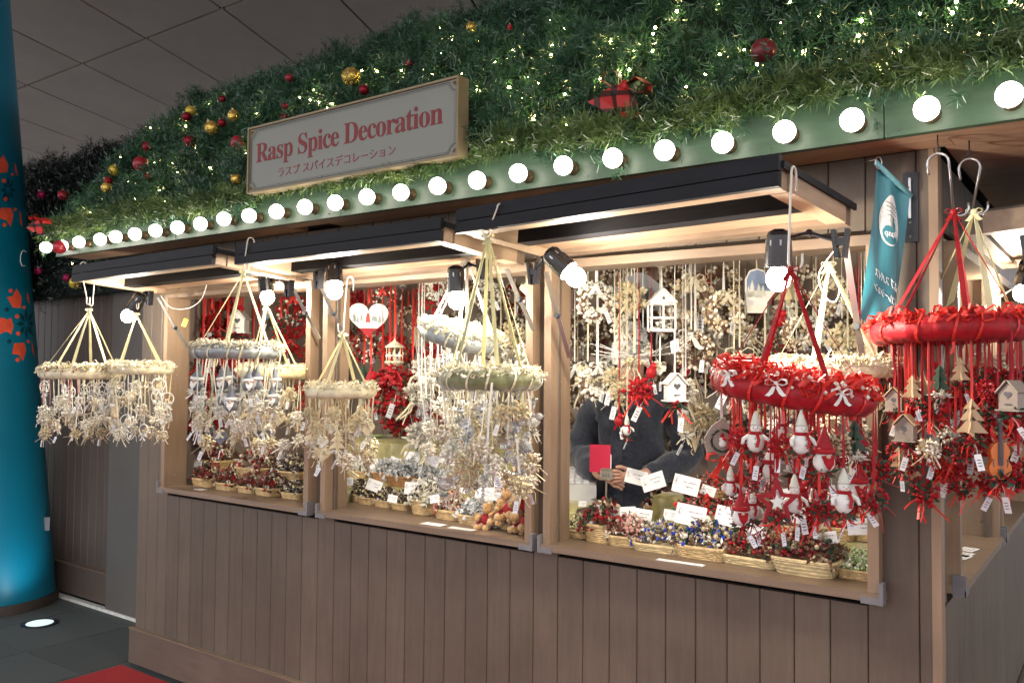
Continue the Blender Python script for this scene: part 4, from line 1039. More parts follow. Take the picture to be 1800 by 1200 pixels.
def mk_whouse():
    K = Kit(); q = MB(); w2, h0, h1 = .026, -.090, -.034
    for x in (-w2, w2):
        for y_ in (-.018, .018): q.box((x, y_, (h0+h1)/2), (.004, .004, h1-h0))
    for z in (h0, (h0+h1)/2-.002, h1):
        for y_ in (-.018, .018): q.box((0, y_, z), (2*w2+.004, .0042, .0038))
        for x in (-w2, w2): q.box((x, 0, z), (.0042, .036, .0036))
    q.box((0, -.018, -.062), (.0036, .0038, .056)); q.lohi((-w2, -.02, h0-.004), (w2, .02, h0-.0015)); K.add('house_frame', q, mWHOUSE)
    q = MB(); q.prism([(-w2-.002, -.031), (w2+.002, -.031), (0, -.004)], -.0200, -.0170); q.prism([(-w2-.002, -.031), (w2+.002, -.031), (0, -.004)], .0170, .0200)
    for s_ in (-1, 1): q.box((s_*.0150, 0, -.0155), (.042, .046, .0025), 0, Matrix.Rotation(s_*.79, 3, 'Y'))
    K.add('roof', q, mWHOUSE); q = MB(); tri_fan_prism(q, star_poly(.0055, .0024, c=(0, -.021)), -.0212, -.0202, 0, (0, -.021)); K.add('star_cutout', q, mINK)
    q = MB(); posy(q, (0, 0, -.082), .012, 12, 8, 0, 1, .018, .008, .005); K.add('bead_tuft', q, [mFROST, mPEARL]); add_tag(K, (.02, -.02, -.092), L=.030, wd=.020); return K
kit('white_house', mk_whouse, 1)
def mk_lantern():
    K = Kit(); q = MB(); q.lathe([(.0015, 0), (.004, -.010), (.034, -.030), (.034, -.034), (.02, -.034)], 12); K.add('canopy', q, mCREAM)
    q = MB()
    for a in range(8): q.tube([(.028*cos(a*pi/4), .028*sin(a*pi/4), -.034), (.028*cos(a*pi/4), .028*sin(a*pi/4), -.082)], .0012, 4)
    q.tube([(0, 0, -.03), (0, 0, -.085)], .004, 6); K.add('rods', q, mGOLD); q = MB(); q.lathe([(.034, -.082), (.034, -.088), (.018, -.100), (.004, -.104)], 12); K.add('carousel_base', q, mCREAM)
    for a in range(4): 
        q = MB(); c = Vector((.026*cos(a*pi/2+.4), .026*sin(a*pi/2+.4), -.062)); q.box(c, (.014, .005, .008)); q.box(c+Vector((.006, 0, .008)), (.005, .004, .010))
        for x in (-.005, .005): q.box(c+Vector((x, 0, -.008)), (.002, .003, .010))
        K.add('little_horse', q, mWHITE)
    q = MB(); posy(q, (0, 0, -.106), .028, 22, 14, 0, 1, .026, .012, .007, .5, 4, 0); K.add('red_tuft', q, [mLEAFR, mRED]); return K
kit('carousel', mk_lantern, 1)
def mk_ribbonbow(m):
    def f():
        K = Kit(); q = MB(); bow(q, (0, 0, -.02), .045, .022); K.add('bow_loops', q, m); return K
    return f
kit('white_bow', mk_ribbonbow(mWHITE), 1); kit('cream_bow', mk_ribbonbow(mCREAM), 1); kit('red_bow', mk_ribbonbow(mRED), 1)
def mk_santahouse():
    K = Kit(); q = MB(); P_ = [(-.04, -.105), (.04, -.105), (.048, -.055), (.028, -.022), (0, 0), (-.028, -.022), (-.048, -.055)]; tri_fan_prism(q, P_, -.004, .004, 0, (0, -.06)); K.add('grey_plaque', q, mWOODG)
    q = MB(); R_ = .026
    for i in range(90):
        a = RND.uniform(0, 2*pi); q.leaf((R_*cos(a), -.008, -.062+R_*sin(a)), (cos(a+1)*.8, RND.uniform(-.6, .1), sin(a+1)*.8), .014, .004, rnd_dir())
    K.add('green_wreath', q, mLEAF); q = MB(); q.sphere((0, -.012, -.058), .009, 10, 8); q.sphere((0, -.013, -.070), .011, 10, 8); K.add('little_figure', q, mWHITE, True); q = MB(); q.lathe([(.001, .014), (.008, 0)], 8, c=(0, -.013, -.052)); K.add('red_hat', q, mRED)
    q = MB(); bow(q, (0, -.012, -.112), .042, .020); K.add('bow', q, mRED2); return K
kit('santa_plaque', mk_santahouse, 1)
def mk_redbird():
    K = Kit(); q = MB(); q.sphere((0, 0, -.030), .020, 10, 8, sc=(1, .85, 1.2)); q.sphere((.006, -.006, -.006), .013, 10, 8); q.leaf((-.006, .010, -.045), (-.3, .5, -1), .034, .014, (0, 1, 0)); K.add('bird_body', q, mRED, True)
    q = MB(); q.lathe([(.003, 0), (.0003, .009)], 6, c=(.010, -.017, -.006), R=Matrix.Rotation(1.4, 3, 'X')); K.add('beak', q, mGOLD); add_tag(K, (0, -.01, -.05)); return K
kit('red_bird', mk_redbird, 1)
def mk_stocking():
    K = Kit(); q = MB(); q.tube([(0, 0, -.008), (0, 0, -.030), (.002, 0, -.048), (.014, 0, -.058), (.030, 0, -.060)], [.014, .0135, .014, .013, .009], 10); K.add('boot', q, mBEIGE, True); q = MB(); q.tube([(0, 0, 0), (0, 0, -.014)], .0165, 10); K.add('cuff', q, mWHITE, True)
    q = MB(); posy(q, (.005, -.008, -.070), .018, 18, 10, 0, 1, .022, .009, .006, .6, 3, 2); K.add('bead_tuft', q, [mFROST, mPEARL, mCREAM]); add_tag(K, (.01, 0, -.08)); return K
kit('boot', mk_stocking, 1)
def mk_lattice():
    K = Kit(); q = MB()
    for a in range(10):
        an = a*pi/5; q.tube([(.004*cos(an), .004*sin(an), 0), (.022*cos(an), .022*sin(an), -.05), (.026*cos(an+.4), .026*sin(an+.4), -.11), (.012*cos(an+.8), .012*sin(an+.8), -.19), (0, 0, -.23)], .0014, 4)
    for a in range(5):
        z = -.03-.04*a; r = (.018, .024, .026, .021, .013)[a]; q.tube([(r*cos(t*pi/6+a), r*sin(t*pi/6+a), z-.004*t) for t in range(13)], .0012, 4)
    K.add('twisted_wire', q, mBEIGE); return K
kit('wire_spindle', mk_lattice, 1)
def mk_garlandbranch():
    K = Kit(); q = MB()
    for s_ in (-1, 1):
        for j in range(5):
            a = RND.uniform(-.25, .3); q.tube([(0, 0, -.01), (s_*.06, RND.uniform(-.02, .02), -.005+a*.04), (s_*(.11+.01*j), RND.uniform(-.03, .03), .01+a*.10)], .0012, 4)
    K.add('bare_twigs', q, mWHITE); q = MB(); posy(q, (0, 0, -.03), .034, 24, 16, 0, 1, .026, .012, .008, .5, 4, 0); K.add('gold_posy', q, [mCREAM, mGOLD]); return K
kit('twig_swag', mk_garlandbranch, 1)

# name of the thing, category, singular, plural for every kit
INFO = {'gold_cluster': ('bead_posy', 'ornament', 'cream and gold bead posy', 'cream and gold bead posies'), 'silver_cluster': ('bead_posy', 'ornament', 'frosted silver posy', 'frosted silver posies'),
 'white_cluster': ('bead_posy', 'ornament', 'white pearl posy', 'white pearl posies'), 'red_cluster': ('leaf_posy', 'ornament', 'all red leaf posy', 'all red leaf posies'),
 'redgreen_cluster': ('leaf_posy', 'ornament', 'dark green and red posy', 'dark green and red posies'), 'beige_cluster': ('bead_posy', 'ornament', 'beige dried flower posy', 'beige dried flower posies'),
 'brown_cluster': ('cone_posy', 'ornament', 'brown cone posy', 'brown cone posies'), 'star_hoop': ('star_hoop', 'ornament', 'white hoop with a star', 'white star hoops'), 'deer_hoop': ('deer_hoop', 'ornament', 'white hoop with a gold deer', 'white deer hoops'),
 'gold_heart': ('heart_ornament', 'ornament', 'gold heart', 'gold hearts'), 'wicker_heart': ('heart_ornament', 'ornament', 'open wicker heart', 'open wicker hearts'), 'white_heart': ('heart_ornament', 'ornament', 'small white heart', 'small white hearts'),
 'grey_heart': ('heart_ornament', 'ornament', 'grey felt heart', 'grey felt hearts'), 'grey_gnome': ('felt_gnome', 'ornament', 'grey felt gnome', 'grey felt gnomes'), 'red_gnome': ('felt_gnome', 'ornament', 'gnome in a dark red hat', 'dark red hatted gnomes'),
 'white_gnome': ('felt_gnome', 'ornament', 'white felt gnome', 'white felt gnomes'), 'snowman': ('felt_snowman', 'ornament', 'white snowman in red scarf', 'white snowmen in red scarves'), 'gold_tree': ('tree_ornament', 'ornament', 'gold tree', 'gold trees'),
 'wood_tree': ('tree_ornament', 'ornament', 'plywood tree', 'plywood trees'), 'green_tree': ('tree_ornament', 'ornament', 'dark green tree', 'dark green trees'), 'wood_birdhouse': ('bird_house', 'ornament', 'bird house with pale roof', 'bird houses with pale roofs'),
 'grey_birdhouse': ('bird_house', 'ornament', 'grey bird house with heart hole', 'grey heart hole bird houses'), 'white_birdhouse': ('bird_house', 'ornament', 'white bird house', 'white bird houses'),
 'red_star': ('star_ornament', 'ornament', 'large open dark red star', 'large open dark red stars'), 'wood_star': ('star_ornament', 'ornament', 'plywood star', 'plywood stars'), 'violin': ('toy_violin', 'ornament', 'orange toy violin', 'orange toy violins'),
 'glass_bird': ('glass_bird', 'ornament', 'clear glass bird', 'clear glass birds'), 'glass_block': ('glass_charm', 'ornament', 'clear glass block charm', 'clear glass block charms'), 'glass_strand': ('glass_strand', 'ornament', 'strand of clear glass drops', 'clear glass strands'),
 'brown_wreath': ('small_wreath', 'wreath', 'brown cone wreath', 'brown cone wreaths'), 'gold_wreath': ('small_wreath', 'wreath', 'beige and gold wreath', 'beige and gold wreaths'), 'white_wreath': ('small_wreath', 'wreath', 'white pearl wreath', 'white pearl wreaths'),
 'red_wreath': ('small_wreath', 'wreath', 'red leaf wreath', 'red leaf wreaths'), 'berry_wreath': ('small_wreath', 'wreath', 'brown wreath with red berries', 'red berry wreaths'), 'green_wreath': ('small_wreath', 'wreath', 'green wreath with red bow', 'green wreaths'),
 'picture_heart': ('picture_heart', 'ornament', 'large white heart printed with a snow scene', 'picture hearts'), 'picture_mitten': ('picture_mitten', 'ornament', 'wooden mitten printed with blue snowy trees', 'picture mittens'),
 'snow_plaque': ('snow_plaque', 'ornament', 'grey arched plaque with white trees', 'arched snow plaques'), 'white_house': ('house_lantern', 'ornament', 'open white wooden house', 'open white wooden houses'),
 'carousel': ('carousel_ornament', 'ornament', 'cream carousel over red leaves', 'cream carousels'), 'white_bow': ('ribbon_bow', 'ornament', 'white ribbon bow', 'white ribbon bows'), 'cream_bow': ('ribbon_bow', 'ornament', 'cream ribbon bow', 'cream ribbon bows'),
 'red_bow': ('ribbon_bow', 'ornament', 'red satin bow', 'red satin bows'), 'santa_plaque': ('wreath_plaque', 'ornament', 'grey plaque with green wreath and bright red bow', 'grey wreath plaques'), 'red_bird': ('red_bird', 'ornament', 'small red bird', 'small red birds'),
 'boot': ('boot_ornament', 'ornament', 'beige boot', 'beige boots'), 'wire_spindle': ('wire_spindle', 'ornament', 'long twisted beige wire spindle', 'beige wire spindles'), 'twig_swag': ('twig_swag', 'ornament', 'twig swag with gold flowers', 'twig swags')}
_rb = {}
def string_mesh(m, wd):
    k_ = (m.name, wd)
    if k_ not in _rb:
        q = MB()
        if wd > .0025: q.ribbon([(0, 0, 0), (.0006, .001, .33), (-.0006, -.001, .66), (0, 0, 1)], wd, lambda t: (cos(t*1.2), sin(t*1.2), 0))
        else: q.tube([(0, 0, 0), (0, 0, 1)], wd/2, 5)
        _rb[k_] = q.mesh('ribbon', m)
    return _rb[k_]
def hang(key, p, sc, top, where, rm=mCREAM, rw=.005, rz=None, px=None, tilt=0.):
    """hang an ornament with its top at p from a ribbon reaching up to height top"""
    nm, cat, si, pl = INFO[key]; K = RND.choice(KITS[key]); p = Vector(p)
    # face roughly towards the aisle
    o = K.make(nm, p, (0, tilt, RND.uniform(.1, .9) if rz is None else rz), sc)
    L = (top-p.z)/sc
    if L > .002:
        s_ = place('hanging_ribbon', string_mesh(rm, rw), o, sc=(1/sc, 1/sc, L))
    return reg(o, cat, si, pl, where, px)

# ------------------------------------------------------------------ hanging ring mobiles
def ring_mobile(knot, c, R, r, mring, mtrim, mstrap, lb, nstraps=4, tilt=(0, 0), sw_=.013, berries=None, phase=.3, seg=None, white_bows=False):
    """a fabric covered ring on ribbons tied to one knot"""
    knot, c = Vector(knot), Vector(c); o = thing('ring_mobile', lb, 'mobile', c); Rt = Euler((tilt[0], tilt[1], 0)).to_matrix()
    q = MB(); n = 144; pts = []; wn = int(R*150)
    nn = 12; vs = []
    for i in range(n):
        a = 2*pi*i/n
        for j in range(nn):
            b_ = 2*pi*j/nn; rr = r*(.93+.10*(((a/(2*pi)*wn+b_/(2*pi))*1.0) % 1.0)+.10*noise.noise(Vector((cos(a)*9, sin(a)*9, j*.8))))
            vs.append(Rt @ Vector(((R+rr*cos(b_))*cos(a), (R+rr*cos(b_))*sin(a), rr*sin(b_))))
    fs = [(i*nn+j, ((i+1) % n)*nn+j, ((i+1) % n)*nn+(j+1) % nn, i*nn+(j+1) % nn) for i in range(n) for j in range(nn)]
    q.add(vs, fs); q.build('covered_ring', mring, o, True)
    q = MB()
    for i in range(int(480*R/.17)):
        a = RND.uniform(0, 2*pi); ro_ = RND.uniform(-1, 1.18)*r; big_ = 1.35 if R > .145 else 1.0; p = Vector(((R+ro_)*cos(a), (R+ro_)*sin(a), math.sqrt(max(0, r*r*1.08-min(ro_*ro_, r*r)))))
        u_ = RND.random()
        if u_ < .45:
            d = rnd_dir(); d.z = abs(d.z); s_ = .012*big_*RND.uniform(.7, 1.4); e = d.orthogonal().normalized(); f_ = d.cross(e)
            q.ribbon([Rt @ (p+e*s_*x+d*s_*z) for x, z in ((0, 0), (.9, .7), (.2, 1.5), (-.8, .8), (0, 0))], .0055*big_, Rt @ f_, 0, .0004)
        elif u_ < .8: q.leaf(Rt @ p, Rt @ (rnd_dir()+Vector((cos(a), sin(a), .5))), .022, .009, rnd_dir(), 0)
        else: q.octa(tuple(Rt @ (p+Vector((0, 0, .004)))), RND.uniform(.004, .007), 1)
    q.build('ribbon_trim', [mtrim, berries or mPEARL], o)
    for i in range(14):          # narrow bands tied round the ring, their ends hanging loose
        a = 2*pi*i/14+RND.uniform(-.15, .15); q = MB(); er = Vector((cos(a), sin(a), 0)); tn = Vector((-sin(a), cos(a), 0)); rb_ = r*1.07
        pts_ = [Rt @ (er*(R+rb_*cos(t))+Vector((0, 0, rb_*sin(t)))+tn*.006*sin(t*1.5)) for t in np.linspace(2.6, -1.5, 12)]
        pts_ += [pts_[-1]+Vector((.002, -.002, -.012)), pts_[-1]+Vector((RND.uniform(-.01, .01), -.004, -.03))] if i % 2 else []
        q.ribbon(pts_, .0065, Rt @ tn, 0, .0004); q.build('tied_band', mtrim, o)
    for i in range(nstraps):
        a = phase+2*pi*i/nstraps; e = Rt @ Vector((R*cos(a), R*sin(a), r*.8)); s_ = knot-c
        q = MB(); tn = Vector((-sin(a), cos(a), 0)); tw = RND.uniform(-.6, .6)
        q.ribbon([e, e.lerp(s_, .33), e.lerp(s_, .66), s_+tn*.002], [sw_, sw_, sw_*.8, sw_*.5], lambda t, tn=tn, tw=tw: tn+Vector((0, 0, 0))+Vector((cos(a), sin(a), 0))*tw*t, 0, .0005)
        q.build('ribbon_strap', mstrap, o)
    q = MB(); bow(q, knot-c, .020, .012, tails=True); q.sphere(knot-c, .009, 8, 6); q.build('knot', mstrap, o)
    if white_bows:
        for a in (-2.1, -1.45, -.7):
            q = MB(); bow(q, Rt @ Vector(((R+r)*cos(a), (R+r)*sin(a), r*.5)), .022, .010, R=Euler((0, 0, a+pi/2)).to_matrix()); q.build('white_bow', mWHITE, o)
    return o, c, R, Rt
def s_hook(top, bot, lb, r=.0026, big=.016, flip=1, m=None):
    """wire hook: a crook over the rail at top, a small crook at the bottom"""
    top, bot = Vector(top), Vector(bot); o = thing('wire_hook', lb, 'hook', top); d = bot-top; q = MB(); P = []
    for i in range(8): a = pi-pi*i/7; P.append(Vector((0, big+big*cos(a)*-1*-1, big*sin(a)))+Vector((0, 0, 0)))
    P = [Vector((0, 2*big-.0, -.035))]+[Vector((0, big+big*cos(pi*i/7), big*sin(pi*i/7))) for i in range(8)]
    P += [d+Vector((0, 0, .02))]
    P += [d+Vector((flip*big*.9*(1-cos(pi*i/7)), 0, -big*.9*sin(pi*i/7))) for i in range(8)]+[d+Vector((flip*big*1.8, 0, .02))]
    q.tube(P, r, 7); q.build('wire', m or mHOOK, o, True); return o
def drops(ring, keys, n, zlo, zhi, where, rm=mCREAM, rw=.005, sc=(.9, 1.15), inner=.35, up=.0):
    o, c, R, Rt = ring
    for i in range(n):
        a = 2*pi*i/n+RND.uniform(-.12, .12); rr = R*(1 if RND.random() > inner else RND.uniform(.35, .8)); e = Rt @ Vector((rr*cos(a), rr*sin(a), 0))
        tier = (i*7 % 5)/4; L = zlo+(zhi-zlo)*tier+RND.uniform(-.015, .015)
        k_ = keys[i % len(keys)] if isinstance(keys, list) else RND.choice(keys)
        p = c+e+Vector((RND.uniform(-.006, .006), RND.uniform(-.006, .006), -L))
        m_, w_ = (RND.choice(rm) if isinstance(rm, tuple) else rm), rw*RND.uniform(.6, 1.3)
        hang(k_, p, RND.uniform(*sc)*.86, (c+e).z-.005, where, m_, w_, rz=RND.uniform(-.3, 1.3), tilt=RND.uniform(-.15, .15))
def knotp(px, py, Y=None, X=None): return at(px, py, Y=Y, X=X)
# 1-2: the two cream rings left of the stall
w1 = 'under the ring beside the pillar'
r1 = ring_mobile(at(157, 545, Y=-.50), at(143, 655, Y=-.50), .158, .026, mCREAM, mCREAM, mYEL, 'wide cream satin ring hanging beside the teal pillar', 6, (.02, .02), berries=mRED)
drops(r1, ['star_hoop', 'silver_cluster', 'gold_cluster', 'white_cluster', 'silver_cluster', 'star_hoop', 'silver_cluster', 'white_heart', 'silver_cluster', 'beige_cluster'], 36, .05, .25, w1, (mWHITE, mCREAM, mPINK), .005)
s_hook(at(141, 466, Y=-.50), at(152, 530, Y=-.50), 'left one of two long cream hooks over the left end of the leftmost shutter'); s_hook(at(168, 470, Y=-.49), at(163, 532, Y=-.50), 'right one of two long cream hooks over the left end of the leftmost shutter', flip=-1)
w2 = 'under the left corner cream ring'
r2 = ring_mobile(at(240, 553, Y=-.33), at(247, 648, Y=-.33), .125, .025, mCREAM, mCREAM, mYEL, 'smaller cream ring hanging at the left corner of the stall below a clip lamp', 4, (.0, .02))
drops(r2, ['deer_hoop', 'silver_cluster', 'beige_cluster', 'deer_hoop', 'white_cluster', 'boot', 'silver_cluster', 'beige_cluster'], 28, .05, .27, w2, (mWHITE, mCREAM), .005)
s_hook(at(240, 522, Y=-.33), at(240, 540, Y=-.33), 'short wire hook holding the cream ring at the left corner', big=.010)
# 3-4: left hatch
w3 = 'under the silver grey ring'
r3 = ring_mobile(at(428, 478, Y=-.50), at(418, 617, Y=-.50), .142, .029, mSILV, mCREAM, mYEL, 'silver grey fabric ring hanging in front of the left hatch', 5, (.02, .02))
drops(r3, ['grey_gnome', 'silver_cluster', 'gold_cluster', 'grey_gnome', 'wicker_heart', 'grey_gnome', 'silver_cluster', 'grey_heart', 'grey_gnome', 'white_cluster'], 32, .06, .31, w3, (mCREAM, mFROST), .0055, (1.0, 1.2))
s_hook(at(435, 424, Y=-.52), at(430, 468, Y=-.50), 'long cream hook over the left end of the middle shutter')
w4 = 'under the pale yellow ring'
r4 = ring_mobile(at(468, 535, Y=-.12), at(480, 655, Y=-.12), .125, .027, mYEL, mCREAM, mYEL, 'pale yellow ring hanging inside the left hatch behind the grey ring', 4)
drops(r4, ['gold_cluster', 'white_cluster', 'silver_cluster', 'gold_heart', 'gold_cluster', 'beige_cluster'], 22, .05, .28, w4, mCREAM, .005, (1., 1.3))
# 5
w5 = 'under the small cream ring'
r5 = ring_mobile(at(603, 590, Y=-.45), at(600, 688, Y=-.45), .105, .023, mCREAM, mCREAM, mYEL, 'small cream ring hanging before the post left of the middle hatch', 4)
drops(r5, ['gold_tree', 'gold_heart', 'gold_cluster', 'white_heart', 'gold_cluster', 'gold_tree', 'beige_cluster', 'gold_cluster'], 24, .04, .20, w5, mCREAM, .005, (1., 1.15))
s_hook(at(610, 493, Y=-.40), at(604, 578, Y=-.45), 'white hook hanging from the left end of the middle shutter beside a lit bulb', m=mWIRE, flip=-1)
# 6-7
w6 = 'under the tilted silver ring'
r6 = ring_mobile(at(820, 450, Y=-.18), at(812, 592, Y=-.18), .130, .033, mSILV, mCREAM, mWHITE, 'tilted silver ring with white ribbons hanging in the middle hatch', 6, (0, .30))
drops(r6, ['silver_cluster', 'glass_block', 'white_cluster', 'glass_strand', 'silver_cluster', 'glass_bird'], 34, .08, .40, w6, mWHITE, .004, (1., 1.3))
w7 = 'under the olive ring'
r7 = ring_mobile(at(858, 415, Y=-.50), at(861, 667, Y=-.50), .132, .032, mOLIV, mCREAM, mat('olive_ribbon', (.50, .47, .24), .4, .2, 20), 'thick olive velvet ring hanging in front of the middle hatch', 6)
drops(r7, ['gold_cluster', 'glass_block', 'gold_cluster', 'glass_bird', 'beige_cluster', 'glass_strand', 'gold_cluster', 'silver_cluster'], 44, .06, .27, w7, (mCREAM, mYEL, mWHITE), .0055, (1.05, 1.35))
s_hook(at(874, 366, Y=-.545), at(862, 408, Y=-.52), 'long cream hook over the left end of the right shutter', flip=-1)
# 8: large red ring and the cream one behind it
w8 = 'under the large red ring'
r8 = ring_mobile(at(1390, 474, Y=-.60), at(1392, 683, Y=-.60), .150, .036, mRED, mRED2, mRED, 'large shiny red satin ring with white bows hanging before the right hatch', 6, (0, .16), .012, berries=mPEARL, white_bows=True)
rc8, R8 = r8[1], r8[2]
for k_, px, py, yo, sc in (('santa_plaque', 1268, 735, .02, 1.), ('snowman', 1328, 722, -.13, 1.05), ('snowman', 1408, 722, -.15, 1.05), ('red_gnome', 1448, 745, -.12, 1.1), ('red_star', 1366, 838, -.16, 1.), ('red_gnome', 1303, 855, -.10, .95), ('snowman', 1483, 822, -.10, 1.1),
       ('snowman', 1375, 715, .10, .95), ('green_tree', 1502, 738, -.02, 1.1), ('red_gnome', 1508, 800, .03, 1.1), ('redgreen_cluster', 1540, 800, .06, 1.1), ('red_cluster', 1345, 790, .12, 1.1), ('redgreen_cluster', 1470, 770, .05, 1.1), ('red_cluster', 1420, 800, .12, 1.1),
       ('red_gnome', 1325, 760, .10, 1.0), ('redgreen_cluster', 1536, 850, -.02, 1.1), ('white_birdhouse', 1402, 780, .10, 1.1), ('redgreen_cluster', 1290, 770, .10, 1.), ('red_gnome', 1440, 815, .08, 1.), ('red_cluster', 1500, 850, .08, 1.1), ('white_gnome', 1355, 775, .02, .95), ('red_bird', 1405, 850, .0, 1.2), ('redgreen_cluster', 1440, 870, -.08, 1.)):
    p = at(px, py, Y=rc8.y+yo); e = p-rc8; hang(k_, p, sc*.88, rc8.z-.01-.16*e.x, w8, RND.choice((mRED, mRED, mRED2, mWHITE)), .007, rz=RND.uniform(.3, .9))
for i in range(26):
    a = 2*pi*i/26; rr = R8*RND.choice((1, .95, .6, .35)); p = rc8+Vector((rr*cos(a), rr*sin(a), -RND.uniform(.06, .30))); e = p-rc8
    hang(RND.choice(('redgreen_cluster', 'red_cluster', 'brown_cluster', 'redgreen_cluster', 'red_gnome', 'snowman')), p, RND.uniform(.6, .9), rc8.z-.01-.16*e.x, w8, RND.choice((mRED, mRED2, mDRED)), .005, rz=RND.uniform(0, .9))
s_hook(at(1391, 304, Y=-.60), at(1386, 462, Y=-.60), 'very long cream hook over the right shutter holding the red ring', big=.018, r=.003)
w10 = 'behind the large red ring'
r10 = ring_mobile(at(1457, 465, Y=-.12), at(1462, 650, Y=-.12), .15, .022, mCREAM, mCREAM, mYEL, 'cream ring on pale yellow ribbons behind the large red ring', 5, sw_=.016, phase=.9)
drops(r10, ['gold_cluster', 'beige_cluster', 'white_cluster', 'silver_cluster'], 10, .06, .2, w10, mCREAM, .005, (1., 1.2))
# 9 & 11: at the right corner
w9 = 'under the right corner red ring'
k9 = at(1676, 372, X=4.0); r9 = ring_mobile(k9, Vector((4.00, -.17, at(1682, 588, X=4.0).z+.005)), .155, .033, mRED, mRED2, mRED, 'red satin ring with berries hanging at the right corner of the stall', 5, (.0, -.03), .013, berries=mRED, phase=.1)
rc9 = r9[1]
for k_, px, py, yo, sc in (('wood_birdhouse', 1572, 680, -.06, 1.), ('wood_star', 1622, 652, -.04, 1.15), ('wood_birdhouse', 1592, 727, -.12, 1.1), ('wood_birdhouse', 1634, 740, -.05, 1.15), ('red_cluster', 1610, 700, -.05, 1.1), ('wood_tree', 1610, 722, .0, 1.), ('redgreen_cluster', 1640, 690, -.10, 1.2),
       ('redgreen_cluster', 1623, 835, -.10, 1.3), ('violin', 1648, 770, .06, .9), ('wood_tree', 1665, 655, .05, 1.2), ('red_cluster', 1690, 665, .02, 1.3), ('wood_tree', 1708, 700, -.12, 1.3), ('grey_birdhouse', 1780, 668, -.12, 1.15), ('wood_birdhouse', 1738, 640, .05, 1.2), ('violin', 1755, 735, -.10, 1.3),
       ('redgreen_cluster', 1790, 800, -.05, 1.4), ('red_cluster', 1700, 780, .05, 1.3), ('redgreen_cluster', 1745, 700, .0, 1.3), ('wood_star', 1680, 720, .05, 1.2), ('red_cluster', 1668, 800, .0, 1.1), ('redgreen_cluster', 1795, 640, .05, 1.3), ('red_cluster', 1720, 640, .10, 1.2), ('green_tree', 1652, 640, -.10, 1.0), ('red_cluster', 1760, 690, .08, 1.2), ('redgreen_cluster', 1575, 770, .02, .9),
       ('red_cluster', 1595, 690, .03, 1.2), ('redgreen_cluster', 1655, 735, -.02, 1.3), ('red_bird', 1640, 640, .04, 1.), ('redgreen_cluster', 1680, 760, -.06, 1.3), ('red_cluster', 1720, 740, .04, 1.4), ('wood_birdhouse', 1700, 640, .08, 1.3), ('redgreen_cluster', 1770, 640, .05, 1.3), ('red_cluster', 1795, 720, .0, 1.4), ('redgreen_cluster', 1600, 790, -.06, 1.), ('red_cluster', 1740, 820, .04, 1.2), ('wood_star', 1790, 760, .08, 1.3), ('redgreen_cluster', 1690, 830, -.02, 1.1), ('red_gnome', 1665, 700, .10, 1.1)):
    p = at(px, py, Y=rc9.y+yo); e = p-rc9; hang(k_, p, sc*.9, rc9.z-.01, w9, RND.choice((mRED, mRED2, mDRED)), .006, rz=RND.uniform(-.5, .7))
for i in range(22):
    a = 2*pi*i/22; rr = .155*RND.choice((1, .95, .6, .35)); p = rc9+Vector((rr*cos(a), rr*sin(a), -RND.uniform(.05, .33)))
    hang(RND.choice(('redgreen_cluster', 'red_cluster', 'brown_cluster', 'redgreen_cluster', 'wood_tree', 'beige_cluster')), p, RND.uniform(.65, .95), rc9.z-.01, w9, RND.choice((mRED, mRED2, mDRED)), .005, rz=RND.uniform(-.4, .6))
w11 = 'behind the right corner red ring'
r11 = ring_mobile(at(1712, 372, Y=.02), at(1700, 585, Y=.14), .14, .02, mCREAM, mCREAM, mYEL, 'cream ring on pale yellow ribbons behind the red ring at the right corner', 4, sw_=.02, phase=.6)
drops(r11, ['beige_cluster', 'gold_cluster'], 6, .05, .15, w11, mCREAM, .005, (1., 1.1))
for top, bot, lb in (((4.0, -.135, 2.16), k9+Vector((0, 0, .005)), 'left one of two long silver hooks under the soffit at the right corner'), ((4.06, -.03, 2.16), at(1710, 366, Y=.02), 'right one of two long silver hooks under the soffit at the right corner')):
    o = thing('long_hook', lb, 'hook', top); top, bot = Vector(top), Vector(bot); d = bot-top; q = MB(); big = .026
    q.tube([Vector((-2*big+.004, 0, -.03))]+[Vector((-big-big*cos(pi*i/8), 0, big*sin(pi*i/8))) for i in range(9)]+[d]+[d+Vector((big*.7*(1-cos(pi*i/6)), 0, -big*.7*sin(pi*i/6))) for i in range(7)]+[d+Vector((big*1.4, 0, .015))], .0033, 8); q.build('hook_wire', mMETAL, o, True)
    q = MB(); x0 = -big; q.tube([(x0, 0, ZR-top.z+.001), (x0, 0, .05), (x0+.006, 0, .036), (x0, 0, .024), (x0-.008, 0, .030), (x0-.009, 0, .040)], .0020, 6); q.build('screw_hook', mIRON, o, True)

# ------------------------------------------------------------------ ornaments inside the hatches
IL, IM, IR_ = 'inside the left hatch', 'inside the middle hatch', 'inside the right hatch'
def put(key, px, py, wpx, wh, Y=None, X=None, rm=mRED2, rw=.010, base=.075, top=None):
    p = at(px, py, Y=Y, X=X); s_ = wpx*mpp(p)/base*(1.35 if base == .108 else 1.12); hang(key, p, s_, top or 2.02, wh, rm, rw, rz=RND.uniform(.35, .95))
